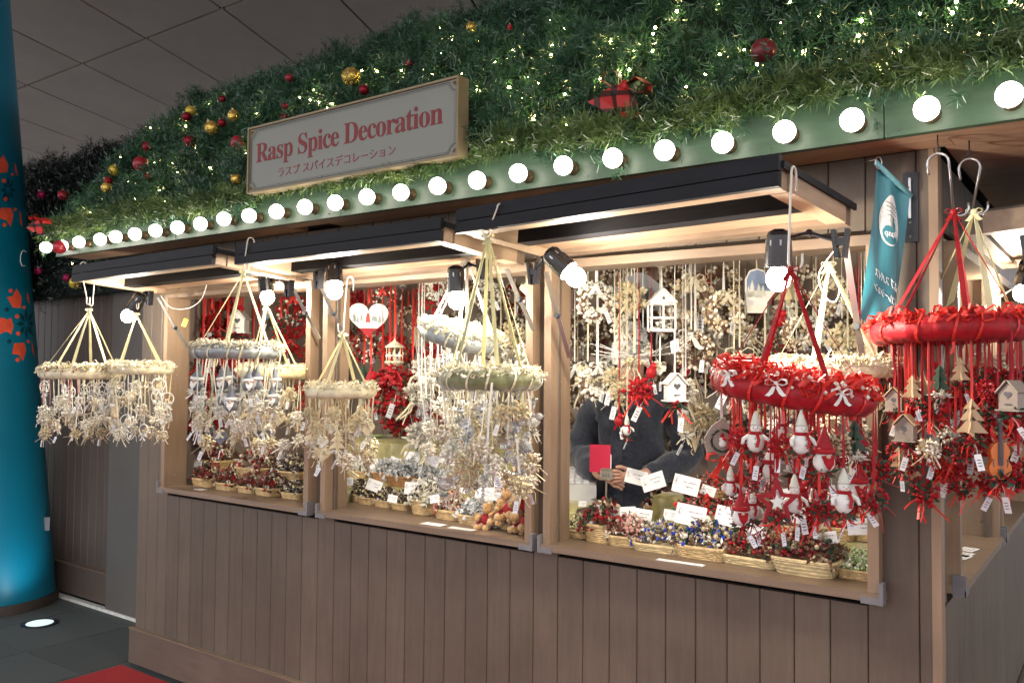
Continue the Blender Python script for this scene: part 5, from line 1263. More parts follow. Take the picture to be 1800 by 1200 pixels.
# left hatch: red pieces
for a in (('red_wreath', 400, 530, 38), ('white_birdhouse', 422, 545, 26), ('red_cluster', 375, 575, 40), ('red_cluster', 400, 592, 42), ('red_cluster', 425, 597, 36), ('green_wreath', 515, 520, 40), ('red_wreath', 535, 575, 42), ('wood_tree', 542, 590, 22),
          ('red_cluster', 553, 600, 34), ('red_wreath', 540, 645, 38), ('berry_wreath', 365, 722, 52), ('red_bird', 505, 600, 22), ('grey_heart', 470, 545, 18), ('red_wreath', 385, 620, 34), ('red_cluster', 360, 620, 30), ('redgreen_cluster', 455, 590, 34),
          ('red_cluster', 372, 545, 30), ('redgreen_cluster', 494, 560, 30), ('red_cluster', 548, 680, 30), ('red_cluster', 445, 640, 26), ('redgreen_cluster', 400, 660, 30), ('red_cluster', 356, 660, 26), ('red_bow', 408, 505, 44), ('red_cluster', 530, 520, 26)):
    base = .108 if 'wreath' in a[0] else .095 if 'bow' in a[0] else .05 if 'house' in a[0] else .06
    px, py, wp_ = a[1:4]
    if px < 470: put(a[0], px, py, wp_, IL, X=RND.uniform(.12, .22), base=base, rw=.012)
    else: put(a[0], px, py, wp_, IL, X=RND.uniform(.50, .62), base=base, rw=.012)
# middle hatch
for a in (('picture_heart', 648, 533, 62, .45, .16, mRED2), ('red_cluster', 628, 505, 30, .8, .06, mRED2), ('green_wreath', 677, 507, 36, .6, .108, mRED2), ('red_wreath', 695, 588, 46, .62, .108, mRED2), ('brown_wreath', 718, 540, 32, .7, .108, mRED2), ('grey_heart', 708, 497, 15, .7, .06, mCREAM),
          ('carousel', 694, 594, 30, .40, .068, mRED2), ('berry_wreath', 640, 585, 40, .6, .108, mRED2), ('white_wreath', 768, 485, 34, .5, .108, mCREAM), ('red_wreath', 758, 495, 40, .65, .108, mCREAM), ('red_wreath', 685, 652, 60, .45, .108, mRED2), ('red_gnome', 652, 640, 26, .5, .05, mRED2),
          ('red_wreath', 705, 690, 58, .55, .108, mRED2), ('red_cluster', 672, 660, 40, .5, .06, mRED2), ('red_cluster', 725, 640, 44, .6, .06, mRED2), ('green_tree', 640, 640, 30, .55, .06, mRED2), ('silver_cluster', 745, 620, 40, .4, .06, mWHITE), ('wood_tree', 730, 575, 26, .7, .06, mRED2),
          ('red_cluster', 760, 600, 40, .7, .06, mRED2), ('silver_cluster', 735, 660, 44, .35, .06, mWHITE), ('glass_block', 740, 705, 40, .3, .05, mWHITE), ('brown_wreath', 838, 490, 36, .8, .108, mRED2), ('berry_wreath', 905, 500, 40, .8, .108, mRED2), ('white_wreath', 855, 495, 38, .6, .108, mCREAM),
          ('gold_heart', 925, 500, 20, .3, .06, mCREAM), ('gold_cluster', 905, 560, 40, .5, .06, mCREAM), ('white_cluster', 925, 590, 44, .4, .06, mCREAM), ('silver_cluster', 880, 590, 44, .5, .06, mCREAM), ('brown_cluster', 775, 660, 40, .7, .06, mWHITE), ('red_cluster', 765, 690, 34, .7, .06, mRED2),
          ('gold_cluster', 930, 650, 40, .35, .06, mCREAM), ('silver_cluster', 735, 735, 44, .35, .06, mWHITE), ('brown_wreath', 790, 500, 30, .9, .108, mRED2), ('red_cluster', 808, 560, 30, .8, .06, mRED2), ('white_cluster', 770, 620, 40, .45, .06, mWHITE), ('brown_cluster', 705, 735, 36, .85, .06, mRED2),
          ('redgreen_cluster', 620, 560, 30, .85, .06, mRED2), ('brown_wreath', 735, 610, 34, .8, .108, mRED2), ('red_bird', 668, 560, 20, .8, .05, mRED2)):
    put(a[0], a[1], a[2], a[3], IM, Y=a[4], base=a[5], rm=a[6], rw=.011 if a[6] is mRED2 else .006)
# right hatch, around the shop keeper
RI = [('white_wreath', 1048, 500, 52, .30, .108, mWHITE), ('brown_wreath', 1018, 555, 46, 1.2, .108, mCREAM), ('snow_plaque', 1125, 470, 84, .42, .20, mWHITE), ('gold_cluster', 1110, 485, 50, .32, .06, mWHITE), ('white_house', 1163, 508, 40, .28, .056, mWHITE), ('brown_wreath', 1145, 452, 60, 1.1, .108, mCREAM),
      ('brown_wreath', 1080, 470, 40, 1.1, .108, mCREAM), ('white_wreath', 1050, 640, 50, .30, .108, mWHITE), ('twig_swag', 1115, 620, 110, .25, .22, mCREAM), ('gold_cluster', 1033, 635, 40, .30, .06, mCREAM), ('gold_cluster', 1080, 640, 36, .26, .06, mCREAM), ('red_bird', 1145, 640, 22, .26, .05, mRED),
      ('red_cluster', 1123, 655, 44, .24, .06, mRED), ('gold_cluster', 1090, 665, 36, .26, .06, mCREAM), ('gold_wreath', 1212, 488, 70, .45, .108, mWHITE), ('red_bow', 1240, 478, 30, .6, .095, mRED), ('gold_wreath', 1272, 515, 56, .35, .108, mWHITE), ('brown_wreath', 1222, 585, 50, .40, .108, mWHITE),
      ('picture_mitten', 1330, 472, 56, .45, .10, mCREAM), ('white_birdhouse', 1186, 655, 32, .22, .05, mWHITE), ('white_bow', 1215, 578, 40, .38, .095, mWHITE), ('wire_spindle', 1222, 665, 26, .5, .052, mCREAM), ('silver_cluster', 1205, 660, 40, .35, .06, mWHITE), ('boot', 1200, 720, 24, .35, .045, mWHITE),
      ('gold_cluster', 1240, 700, 40, .5, .06, mCREAM), ('cream_bow', 1300, 610, 44, .35, .095, mCREAM), ('white_cluster', 1290, 625, 50, .35, .06, mCREAM), ('red_bird', 1373, 548, 22, .45, .05, mRED), ('gold_wreath', 1400, 560, 44, .4, .108, mCREAM), ('gold_tree', 1385, 470, 44, .55, .06, mCREAM),
      ('berry_wreath', 1378, 610, 46, .9, .108, mCREAM), ('brown_wreath', 1345, 580, 40, .95, .108, mCREAM), ('gold_wreath', 1465, 490, 50, .5, .108, mCREAM), ('gold_cluster', 1480, 560, 50, .45, .06, mCREAM), ('redgreen_cluster', 1505, 500, 34, .8, .06, mRED), ('red_bird', 1510, 545, 22, .5, .05, mRED),
      ('gold_cluster', 1490, 610, 56, .4, .06, mCREAM), ('beige_cluster', 1515, 640, 50, .4, .06, mCREAM), ('berry_wreath', 1510, 690, 46, .6, .108, mRED), ('brown_wreath', 1420, 470, 50, 1.0, .108, mCREAM), ('brown_wreath', 1270, 470, 50, 1.1, .108, mCREAM), ('brown_wreath', 1205, 735, 56, .9, .108, mCREAM),
      ('brown_wreath', 1230, 600, 40, .95, .108, mCREAM), ('red_gnome', 1205, 620, 18, .55, .05, mDRED), ('silver_cluster', 1250, 560, 40, .5, .06, mCREAM), ('snowman', 1102, 728, 20, .24, .06, mCREAM), ('red_bird', 1088, 728, 18, .24, .05, mRED), ('brown_wreath', 1012, 470, 30, 1.2, .108, mCREAM),
      ('brown_wreath', 1015, 680, 30, 1.1, .108, mCREAM), ('white_bow', 1010, 635, 36, .4, .095, mWHITE), ('gold_wreath', 1345, 690, 50, .5, .108, mCREAM), ('beige_cluster', 1310, 560, 36, .7, .06, mCREAM), ('gold_cluster', 1435, 640, 44, .5, .06, mCREAM), ('white_wreath', 1430, 560, 44, .7, .108, mCREAM),
      ('red_cluster', 1440, 700, 40, .6, .06, mRED), ('gold_cluster', 1520, 600, 30, .3, .06, mCREAM), ('brown_wreath', 1190, 470, 40, 1.15, .108, mCREAM), ('white_cluster', 1345, 640, 40, .6, .06, mCREAM), ('silver_cluster', 1400, 640, 44, .6, .06, mCREAM), ('white_heart', 1160, 640, 20, .3, .045, mWHITE),
      ('white_cluster', 1100, 600, 30, .36, .06, mWHITE), ('glass_block', 1120, 560, 40, .34, .05, mWHITE), ('white_cluster', 1095, 545, 40, .36, .06, mWHITE), ('silver_cluster', 1130, 590, 30, .36, .06, mWHITE)]
for a in RI: put(a[0], a[1], a[2], a[3], IR_, Y=a[4], base=a[5], rm=a[6], rw=.010 if a[5] > .1 and a[4] < 1 else .0055)
for zz, row in ((1.98, 'top row on the back wall'), (1.72, 'second row on the back wall'), (1.46, 'third row on the back wall')):
    x = 1.02+RND.uniform(0, .1)
    while x < 3.86:
        k_ = RND.choice(['brown_wreath', 'brown_wreath', 'berry_wreath', 'gold_wreath', 'white_wreath', 'brown_wreath', 'red_wreath' if x < 1.6 else 'gold_cluster'])
        hang(k_, (x, 1.43, zz-RND.uniform(0, .06)), RND.uniform(1.6, 2.3) if 'wreath' in k_ else 1.8, 2.05, row, RND.choice((mCREAM, mWHITE, mDRED)), .010, rz=RND.uniform(-.1, .1))
        x += RND.uniform(.19, .26)
# behind the side hatch
IS = 'inside the right side hatch'
for a in (('gold_cluster', 1790, 620, 60, 4.0-.25), ('beige_cluster', 1765, 560, 60, 4.0-.3), ('wood_star', 1735, 600, 60, 4.0-.25), ('white_cluster', 1700, 560, 60, 4-.3)):
    hang(a[0], at(a[1], a[2], X=a[4]), 1.2, 2.02, IS, mCREAM, .006)

# ------------------------------------------------------------------ woven baskets and their fillings
def basket_kit(w, d, h, m, strands=6, rim=None, taper=.88, oval=False):
    K = Kit(); q = MB(); n = 44
    def loop(s_, z, wob, ph):
        P = []
        for i in range(n):
            a = 2*pi*i/n; e = 2 if oval else 5
            x = abs(cos(a))**(2/e)*(1 if cos(a) > 0 else -1)*w/2*s_; y = abs(sin(a))**(2/e)*(1 if sin(a) > 0 else -1)*d/2*s_
            k_ = 1+wob*(1 if (i+ph) % 2 else -1); P.append((x*k_, y*k_, z+RND.uniform(-.0006, .0006)))
        return P
    for s_ in range(strands):
        t = (s_+.5)/strands; q.tube(loop(taper+(1-taper)*t, h*t, .012, s_), h/strands*.56, 5, closed=True)
    for i in range(0, n, 2):
        a0, a1 = loop(taper*.99, 0, 0, 0)[i], loop(.99, h, 0, 0)[i]; q.tube([(a0[0], a0[1], .001), (a1[0], a1[1], h)], .0022, 4)
    K.add('woven_wall', q, m); q = MB()
    for k_ in range(2): q.tube(loop(1.015, h+.002+.003*k_, .006, k_), .0042, 6, closed=True)
    K.add('rim', q, rim or m); q = MB(); P = loop(taper*.97, .002, 0, 0); q.prism([(x, y) for x, y, z in P], .002, .004, 0, Matrix(((1, 0, 0, 0), (0, 0, 1, 0), (0, 1, 0, 0), (0, 0, 0, 1)))); K.add('basket_base', q, m); return K
BK = {'small': basket_kit(.125, .12, .033, mWICK), 'round': basket_kit(.125, .115, .052, mWICK, 9, oval=True), 'low': basket_kit(.19, .14, .027, mWICKP, 4), 'pale': basket_kit(.155, .13, .036, mWICKP, 4, taper=.8), 'brown': basket_kit(.15, .13, .042, mWICKD, 8), 'long': basket_kit(.34, .15, .034, mWICK, 5), 'mid': basket_kit(.16, .13, .036, mWICK, 6)}
BW = {'small': .125, 'round': .125, 'low': .19, 'pale': .155, 'brown': .15, 'long': .34, 'mid': .16}; BH = {'small': .035, 'round': .052, 'low': .030, 'pale': .038, 'brown': .044, 'long': .034, 'mid': .038}
def heap_mesh(w, d, h, kind, n=170):
    q = MB(); ms = {'cone': [mCONE, mPEARL, mCONED, mBEIGE, mRED], 'darkcone': [mCONED, mWHITE, mCONE, mYEL, mCONED], 'red': [mRED2, mRED, mCONE, mPINK, mLEAF], 'blue': [mBEIGE, mBLUE, mPEARL, mLEAF, mCONE], 'pink': [mPINK, mBEIGE, mRED, mCONE, mPEARL],
        'cello': [mCELLO, mCELLO, mWHITE, mSILV, mCELLO], 'frost': [mFROST, mPEARL, mWHITE, mCONED, mCREAM], 'berry': [mCONE, mRED, mBEIGE, mLEAF, mBURG], 'lime': [mLIME, mLIME, mPEARL, mWHITE, mLIME], 'cellobrown': [mCELLO, mCONE, mCELLO, mBEIGE, mCELLO], 'yellow': [mYEL, mLEAF, mPEARL, mCONED, mYEL]}[kind]
    for i in range(n):
        x, y = RND.uniform(-.52, .52), RND.uniform(-.52, .52); z = h*(1-(x/.56)**2*.5)*(1-(y/.56)**2*.45)*RND.uniform(.6, 1.06); c = Vector((x*w, y*d, z)); k_ = RND.choice((0, 0, 1, 2, 3, 4)); u_ = RND.random()
        if kind.startswith('cello') and u_ < .75:
            s_ = RND.uniform(.012, .026); a, b_, e = rnd_dir()*s_, rnd_dir()*s_, rnd_dir()*s_; q.add([c, c+a, c+a*.5+b_, c+b_+e*.4, c+e], [(0, 1, 2), (0, 2, 3), (0, 3, 4), (1, 4, 2)], k_)
        elif u_ < .45:
            r = RND.uniform(.006, .012)
            for j in range(7): dd = rnd_dir(); q.leaf(c+dd*r*.2, dd, r*1.25, r*.9, rnd_dir(), k_)
        elif u_ < .75: q.sphere(tuple(c+Vector((0, 0, .004))), RND.uniform(.004, .0085), 6, 4, k_)
        else: q.leaf(c, rnd_dir()+Vector((0, 0, .6)), RND.uniform(.018, .034), RND.uniform(.006, .012), rnd_dir(), k_)
    q.add([(-w*.46, -d*.46, h*.3), (w*.46, -d*.46, h*.3), (w*.46, d*.46, h*.3), (-w*.46, d*.46, h*.3)], [(0, 1, 2, 3)], 0)
    return q.mesh('filling', ms)
FN = {'cone': 'brown pine cones', 'darkcone': 'dark snow tipped cones', 'red': 'bright red berries', 'blue': 'blue and beige beads', 'pink': 'pink and beige beads', 'cello': 'clear wrapped silver pieces', 'frost': 'frosted white sprigs',
      'berry': 'dark cones and red berries', 'lime': 'pale green ribbons', 'cellobrown': 'cellophane wrapped brown cones', 'yellow': 'yellow flowers'}
BT = {'small': 'small wicker basket', 'round': 'deep round wicker basket', 'low': 'low pale tray basket', 'pale': 'pale strip basket', 'brown': 'brown wicker basket', 'long': 'long low basket', 'mid': 'square wicker basket'}
HM = {}
def basket(kind, fill, px, py, wpx, wh, z=.984, rz=None, hf=1.):
    p = at(px, py, Z=z); d_ = .065
    p = p+Vector((-.02, d_, 0)); s_ = wpx*mpp(p)/(BW[kind]*.97)
    o = BK[kind].make('basket', p, (0, 0, RND.uniform(-.08, .08) if rz is None else rz), s_)
    reg(o, 'basket', BT[kind]+' of '+FN[fill], BT[kind]+'s of '+FN[fill], wh, px)
    dd = {'small': .12, 'round': .115, 'low': .14, 'pale': .13, 'brown': .13, 'long': .15, 'mid': .13}[kind]
    hk = (kind, fill)
    if hk not in HM: HM[hk] = heap_mesh(BW[kind]*.98, dd*.98, BH[kind]+.072*hf, fill, 330 if kind != 'long' else 520)
    f = place('filling', HM[hk], None, 'stuff', loc=p, R=(0, 0, o.rotation_euler.z), sc=s_); f['label'] = FN[fill]+' heaped in a '+BT[kind]
    f['category'] = 'decorations'; REG.append((f, 'heap of '+FN[fill], 'heaps of '+FN[fill], wh, px)); return o
LF, MF, RF = 'on the left hatch sill', 'on the middle hatch sill', 'on the right hatch sill'
LB_, MB_, RB_ = 'behind the left hatch sill', 'behind the middle hatch sill', 'behind the right hatch sill'
for a in (('small', 'berry', 352, 856, 44), ('small', 'cone', 392, 864, 44), ('small', 'cone', 428, 869, 40), ('small', 'cone', 463, 874, 46), ('mid', 'darkcone', 507, 880, 46), ('small', 'darkcone', 543, 887, 34)): basket(*a, LF)
for a in (('mid', 'cone', 440, 842, 72), ('mid', 'darkcone', 505, 846, 62), ('small', 'cone', 372, 826, 50)): basket(*a, LB_, z=1.047)
for a in (('small', 'darkcone', 618, 882, 40), ('small', 'darkcone', 640, 888, 38), ('small', 'darkcone', 668, 893, 36), ('small', 'darkcone', 698, 898, 36), ('round', 'frost', 738, 906, 54), ('small', 'pink', 785, 915, 50), ('mid', 'cello', 828, 924, 60)): basket(*a, MF)
basket('long', 'cello', 890, 934, 104, MF, hf=.15)
for a in (('mid', 'frost', 628, 842, 48, 1.062), ('brown', 'cello', 670, 848, 48, 1.062), ('brown', 'cello', 700, 856, 54, 1.062), ('mid', 'cello', 738, 858, 56, 1.062), ('mid', 'cello', 780, 864, 50, 1.062), ('mid', 'cello', 848, 878, 46, 1.062)): basket(*a[:5], MB_, z=a[5])
for a in (('small', 'yellow', 1014, 948, 42), ('round', 'berry', 1056, 958, 70), ('mid', 'pink', 1104, 966, 74), ('low', 'blue', 1160, 976, 92), ('mid', 'blue', 1238, 988, 92), ('low', 'berry', 1325, 1000, 104), ('pale', 'berry', 1422, 1016, 108), ('mid', 'lime', 1516, 1026, 70)): basket(*a, RF)
for a in (('mid', 'cellobrown', 1062, 898, 76, .99), ('low', 'red', 1118, 906, 72, .99), ('mid', 'cone', 1170, 912, 72, 1.0), ('mid', 'red', 1225, 925, 76, 1.05), ('mid', 'berry', 1300, 930, 80, 1.052), ('low', 'pink', 1385, 940, 84, 1.052), ('mid', 'red', 1465, 950, 80, 1.052), ('mid', 'cone', 1530, 955, 60, 1.052),
          ('mid', 'blue', 1175, 870, 60, 1.052), ('mid', 'red', 1245, 880, 60, 1.122), ('mid', 'pink', 1330, 890, 70, 1.122), ('mid', 'red', 1420, 900, 70, 1.122)): basket(*a[:5], RB_, z=a[5])

# price cards
def card(px, py, wpx, wh, Y=None, Z=None, lean=.25, rz=.25, rl=0., sing='white price card with flower sketch', asp=.68, flat=False):
    p = at(px, py, Y=Y, Z=Z); w_ = wpx*mpp(p)*1.05; h_ = w_*asp
    if flat: o = thing('paper_sheet', 'x', 'paper', p, (0, 0, rz)); q = MB(); q.lohi((-w_/2, -h_/2, 0), (w_/2, h_/2, .0012))
    else: o = thing('price_card', 'x', 'card', p, (-lean, rl, rz)); q = MB(); q.lohi((-w_/2, -.0006, -h_/2), (w_/2, .0006, h_/2))
    q.build('card_sheet', mPAPER, o)
    if not flat:
        q = MB()
        for i in range(7):
            a = RND.uniform(0, 2*pi); c = Vector((-w_*.36+w_*.05*cos(a), -.0012, h_*.12+h_*.16*sin(a))); q.ribbon([c, c+Vector((w_*.05*cos(a*2), 0, h_*.1*sin(a*2))), c+Vector((w_*.07*cos(a*3), 0, h_*.12*sin(a*3)))], w_*.014, (0, 0, 1), 0, .0002)
        o2 = q.build('flower_sketch', mINK, o); q = MB()
        for ln, (x0, x1, zz) in enumerate(((-.12, .36, .16), (.0, .26, -.08))):
            x = x0
            while x < x1:
                l_ = RND.uniform(.02, .05); q.box((x*w_+l_*w_/2, -.0011, zz*h_+RND.uniform(-.01, .01)*h_), (l_*w_, .0006, h_*RND.uniform(.02, .06))); x += l_+.014
        q.build('ink_strokes', mINK, o)
    reg(o, 'paper' if flat else 'price card', sing, ('white paper sheets' if flat else 'white price cards'), wh, px); return o
for px, py, wp_, Y, rl in ((665, 818, 30, .42, .35), (724, 804, 30, .42, .0), (760, 808, 28, .42, .35), (620, 808, 30, .44, .1), (612, 846, 20, .20, -.1), (658, 853, 28, .22, .25), (725, 858, 30, .22, .0), (788, 806, 28, .44, .2), (852, 868, 34, .22, 0.05), (815, 862, 16, .22, -.1)): card(px, py, wp_, 'in the middle hatch', Y=Y, rl=rl)
for px, py, wp_, Y, rl in ((442, 822, 24, .18, .3), (482, 828, 14, .20, .2), (348, 815, 16, .2, 0)): card(px, py, wp_, 'in the left hatch', Y=Y, rl=rl)
for px, py, wp_, Y, rl in ((1062, 900, 38, .16, .2), (1098, 904, 38, .16, -.1), (1128, 906, 34, .18, .1), (1118, 838, 36, .42, .2), (1148, 846, 40, .36, -.35), (1206, 852, 44, .32, .2), (1214, 905, 50, .14, .15), (1282, 908, 46, .14, .2), (1512, 925, 40, .12, -.1), (1400, 905, 40, .20, .1), (1024, 885, 14, .3, .0)): card(px, py, wp_, 'in the right hatch', Y=Y, rl=rl)
for px, py, wp_, Y, rl in ((1040, 915, 14, .10, .3), (1160, 925, 26, .13, -.2), (1330, 930, 34, .10, .3), (1455, 945, 30, .10, -.2), (1300, 868, 34, .36, .1), (1375, 870, 30, .36, -.2), (1245, 862, 24, .38, .3), (1180, 905, 26, .22, .1), (1440, 872, 30, .34, .2)): card(px, py, wp_, 'in the right hatch', Y=Y, rl=rl)
for px, py, wp_, Y, rl in ((640, 812, 22, .46, -.2), (695, 812, 22, .46, .3), (742, 850, 20, .24, .3), (690, 876, 18, .14, .1), (838, 842, 22, .34, .2), (870, 872, 20, .2, .1), (765, 876, 20, .14, -.2)): card(px, py, wp_, 'in the middle hatch', Y=Y, rl=rl)
for px, py, wp_, asp, wh in ((762, 921, 44, .45, 'on the sill of the middle hatch'), (812, 929, 52, .28, 'on the sill of the middle hatch'), (1196, 988, 84, .16, 'on the sill of the right hatch'), (352, 860, 22, .5, 'on the sill of the left hatch')): card(px, py, wp_, wh, Z=.991, asp=asp, rz=.02, flat=True, sing='white paper sheet')
for px, py in ((1702, 972), (1694, 984), (1690, 1004)):
    p = at(px, py, X=W-.03); p.z = .992; o = thing('paper_sheet', 'x', 'paper', p, (0, 0, 1.4)); q = MB(); q.lohi((-.04, -.025, 0), (.04, .025, .0012)); q.build('card_sheet', mPAPER, o); q = MB()
    for i in range(3): q.lohi((-.03, -.014+.012*i, .0014), (.02, -.0125+.012*i, .0018))
    q.build('ink_strokes', mINK, o); reg(o, 'paper', 'white paper slip', 'white paper slips', 'on the sill of the right side hatch', px)

# teddy bears
def bear_kit():
    K = Kit(); q = MB(); q.sphere((0, 0, .030), .019, 10, 8, sc=(1, .9, 1.1)); K.add('red_jacket', q, mDRED, True)
    q = MB(); q.sphere((0, -.003, .060), .0165, 12, 8); q.sphere((0, -.016, .056), .0085, 8, 6)
    for s_ in (-1, 1): q.sphere((s_*.013, 0, .074), .006, 8, 6)
    K.add('head', q, mBEAR, True); q = MB()
    for s_ in (-1, 1): q.tube([(s_*.014, -.004, .042), (s_*.024, -.014, .032), (s_*.020, -.024, .030)], [.007, .006, .0065], 7); q.tube([(s_*.010, -.006, .014), (s_*.014, -.024, .008), (s_*.015, -.034, .012)], [.0085, .0075, .009], 7)
    K.add('limbs', q, mBEAR, True); q = MB()
    for s_ in (-1, 1): q.octa((s_*.006, -.0185, .064), .0016)
    q.octa((0, -.0245, .058), .0022); K.add('eyes_and_nose', q, mINK); return K
BKIT = bear_kit()
for px, py, s_, z in ((856, 918, .8, 1.02), (880, 912, .8, 1.03), (905, 925, .85, 1.02), (898, 905, 1.0, 1.05), (925, 925, .9, 1.02), (928, 895, 1.15, 1.07), (912, 862, 1.0, 1.12), (845, 924, .6, 1.02), (930, 935, .7, 1.01)):
    p = at(px, py, Y=.055+.03*RND.random()); o = BKIT.make('teddy_bear', p-Vector((0, 0, .03)), (RND.uniform(-.3, .2), RND.uniform(-.3, .3), RND.uniform(-.3, .8)), s_*1.75); reg(o, 'teddy bear', 'tan teddy bear in red', 'tan teddy bears in red', 'heaped at the right of the middle hatch', px)
o = thing('black_doll', 'small black pointed doll standing in a basket in the middle hatch', 'doll', at(848, 872, Y=.36)); q = MB(); q.lathe([(.028, -.012), (.022, .012), (.010, .042), (.007, .048)], 12); q.build('dress', mIRON, o); q = MB(); q.sphere((0, 0, .055), .010, 10, 8); q.build('head', mIRON, o, True)
# things on the tall step in the middle hatch and at the back
o = thing('wooden_easel', 'thin brown twig pyramid standing on the olive cloth step', 'ornament stand', at(710, 768, Y=.80)); q = MB()
for i in range(9): a = i*2*pi/9; q.tube([(.07*cos(a), .05*sin(a), 0), (.014*cos(a), .014*sin(a), .15)], .0028, 5)
q.build('twigs', mWICKD, o); q = MB(); posy(q, (0, 0, .03), .05, 60, 20, 0, 1, .03, .012, .006, .4); q.build('dried_flowers', [mCONE, mDRED], o)
o = thing('green_plate', 'small pale green dish with wire handle on the olive cloth step', 'dish', at(662, 768, Y=.75)); q = MB(); q.lathe([(.02, 0), (.055, .008), (.06, .014), (.052, .011), (.01, .004)], 20); q.build('dish_bowl', mLIME, o, True); q = MB(); q.tube([(.05*cos(t), 0, .012+.06*sin(t)) for t in np.linspace(0, pi, 10)], .0014, 5); q.build('wire_handle', mIRON, o)

# counter things by the shop keeper
p = at(1055, 806, Y=.50); o = thing('red_folder', 'red card folder standing before the shop keeper', 'folder', p, (-.08, 0, .35)); q = MB(); q.lohi((-.043, -.004, -.055), (.043, .004, .058)); q.build('folder_cover', mat('crimson_card', (.55, .01, .05), .4, .05), o); q = MB(); q.lohi((.0435, -.0035, -.05), (.047, .0035, .02)); q.build('paper_edge', mPAPER, o)
p = at(1066, 833, Y=.44); o = thing('display_unit', 'small brown rounded price display in front of the red folder', 'display', p, (-.2, 0, .4)); q = MB(); q.lohi((-.026, -.004, -.022), (.026, .004, .018)); q.tube([(-.020, 0, .018), (.020, 0, .018)], .0062, 10); q.tube([(0, .006, -.015), (0, .012, -.12)], .004, 6); q.build('display_case', mat('taupe_plastic', (.20, .17, .13), .4, .05), o); q = MB()
for i in range(3): q.box((-.012+.011*i, -.0046, -.006), (.006, .0008, .012))
q.build('digits', mINK, o)
p = at(1013, 842, Y=.60); o = thing('cash_register', 'pale grey cash register at the left of the right hatch', 'cash register', p, (0, 0, .5)); q = MB(); q.lohi((-.09, -.10, -.10), (.09, .10, -.01)); q.add([(-.085, -.095, -.009), (.085, -.095, -.009), (.085, .06, .05), (-.085, .06, .05), (-.085, .095, -.009), (.085, .095, -.009)], [(0, 1, 2, 3), (3, 2, 5, 4), (0, 3, 4), (1, 5, 2)]); q.build('register_body', mat('pale_grey_plastic', (.55, .56, .56), .4, .04), o); q = MB()
for i in range(4):
    for j in range(3): q.box((-.05+.032*i, -.075+.04*j, .001+.0155*j), (.022, .026, .008), 0, Matrix.Rotation(.36, 3, 'X'))
q.build('keys', mTAG, o)
o = thing('card_reader', 'grey machine with round lens behind the teddy bears', 'machine', at(920, 850, Y=.44), (0, 0, .3)); q = MB(); q.lohi((-.05, -.03, -.09), (.05, .05, .02)); q.lohi((-.045, -.02, .021), (.045, .04, .09)); q.build('machine_case', mat('pale_grey_plastic', (0, 0, 0)), o); q = MB(); q.lathe([(.013, 0), (.013, .004), (.009, .005)], 14, c=(.020, -.031, -.015), R=Matrix.Rotation(pi/2, 3, 'X')); q.build('lens', mINK, o)
o = thing('leaflet', 'upright leaflet of small printed pictures left of the teddy bears', 'leaflet', at(878, 850, Y=.30), (-.1, 0, .3)); q = MB(); q.lohi((-.024, -.001, -.05), (.024, .001, .045)); q.build('leaflet_sheet', mPAPER, o); q = MB()
for i in range(4):
    for j in range(4): q.box((-.015+.010*i, -.0016, .012-.014*j), (.006, .0008, .006))
q.build('printed_pictures', mINKR, o)

# ------------------------------------------------------------------ teal banner at the right
mBAN = mat('teal_satin_banner', (.02, .165, .21), .35, .12, 5, .15, sheen=.3)
A, B_ = at(1541, 292, Y=-.12), at(1596, 345, Y=-.03); ht = A.z-at(1522, 560, Y=-.12).z
ban = thing('hanging_banner', 'teal satin banner with white emblem hanging right of the right hatch', 'banner', A)
ux = (B_-A); ux.z = 0; wB = ux.length; ang = math.atan2(ux.y, ux.x)+0.0; ban.rotation_euler = (0, 0, ang)
slope = (B_.z-A.z)
def bpt(u, v, off=0):   # u 0..1 across, v 0..1 down
    return Vector((wB*(u*(1-.12*v)+.04*sin(v*3)*v-.42*v), off+.012*sin(u*5+v*2.2)*(.2+v)+.004*sin(u*11-v*5), slope*u-ht*v*(1+.02*u)))
q = MB(); nu, nv = 12, 24; q.add([bpt(i/nu, j/nv) for i in range(nu+1) for j in range(nv+1)], [(i*(nv+1)+j, (i+1)*(nv+1)+j, (i+1)*(nv+1)+j+1, i*(nv+1)+j+1) for i in range(nu) for j in range(nv)]); q.build('cloth', mBAN, ban, True)
q = MB(); q.tube([bpt(-.06, -.01, 0), bpt(1.05, -.01, 0)], .0075, 10); q.build('top_rod', mat('teal_satin_rod', (.12, .30, .34), .3, .05), ban, True)
q = MB(); q.tube([bpt(-.02, -.01)+Vector((.004+.011*cos(t), -.004, .002+.017*sin(t))) for t in np.linspace(0, 2*pi, 14)[:-1]], .0018, 6, closed=True); q.tube([bpt(-.02, -.01)+Vector((0, 0, .012)), bpt(-.02, -.01)+Vector((.01, .06, .02))], .0016, 5); q.build('metal_ring', mMETAL, ban, True)
ep = [(.5+.26*cos(t)*(1 if sin(t) < 0 else 1-.35*sin(t)), .27-.155*sin(t)*(1 if sin(t) < 0 else 1.12)) for t in np.linspace(0, 2*pi, 30)[:-1]]
q = MB(); q.add([bpt(.5, .27, -.0022)]+[bpt(u, v, -.0022) for u, v in ep], [(0, 1+i, 1+(i+1) % 29) for i in range(29)]); q.build('emblem', mat('emblem_white', (.60, .60, .58), .6, .25, 60), ban)
ep = [(.52+.17*cos(t), .355-.058*sin(t)) for t in np.linspace(0, 2*pi, 24)[:-1]]
q = MB(); q.add([bpt(.52, .355, -.0034)]+[bpt(u, v, -.0034) for u, v in ep], [(0, 1+i, 1+(i+1) % 23) for i in range(23)]); q.build('emblem_oval', mBAN, ban)
for i in range(0): pass
q = MB()
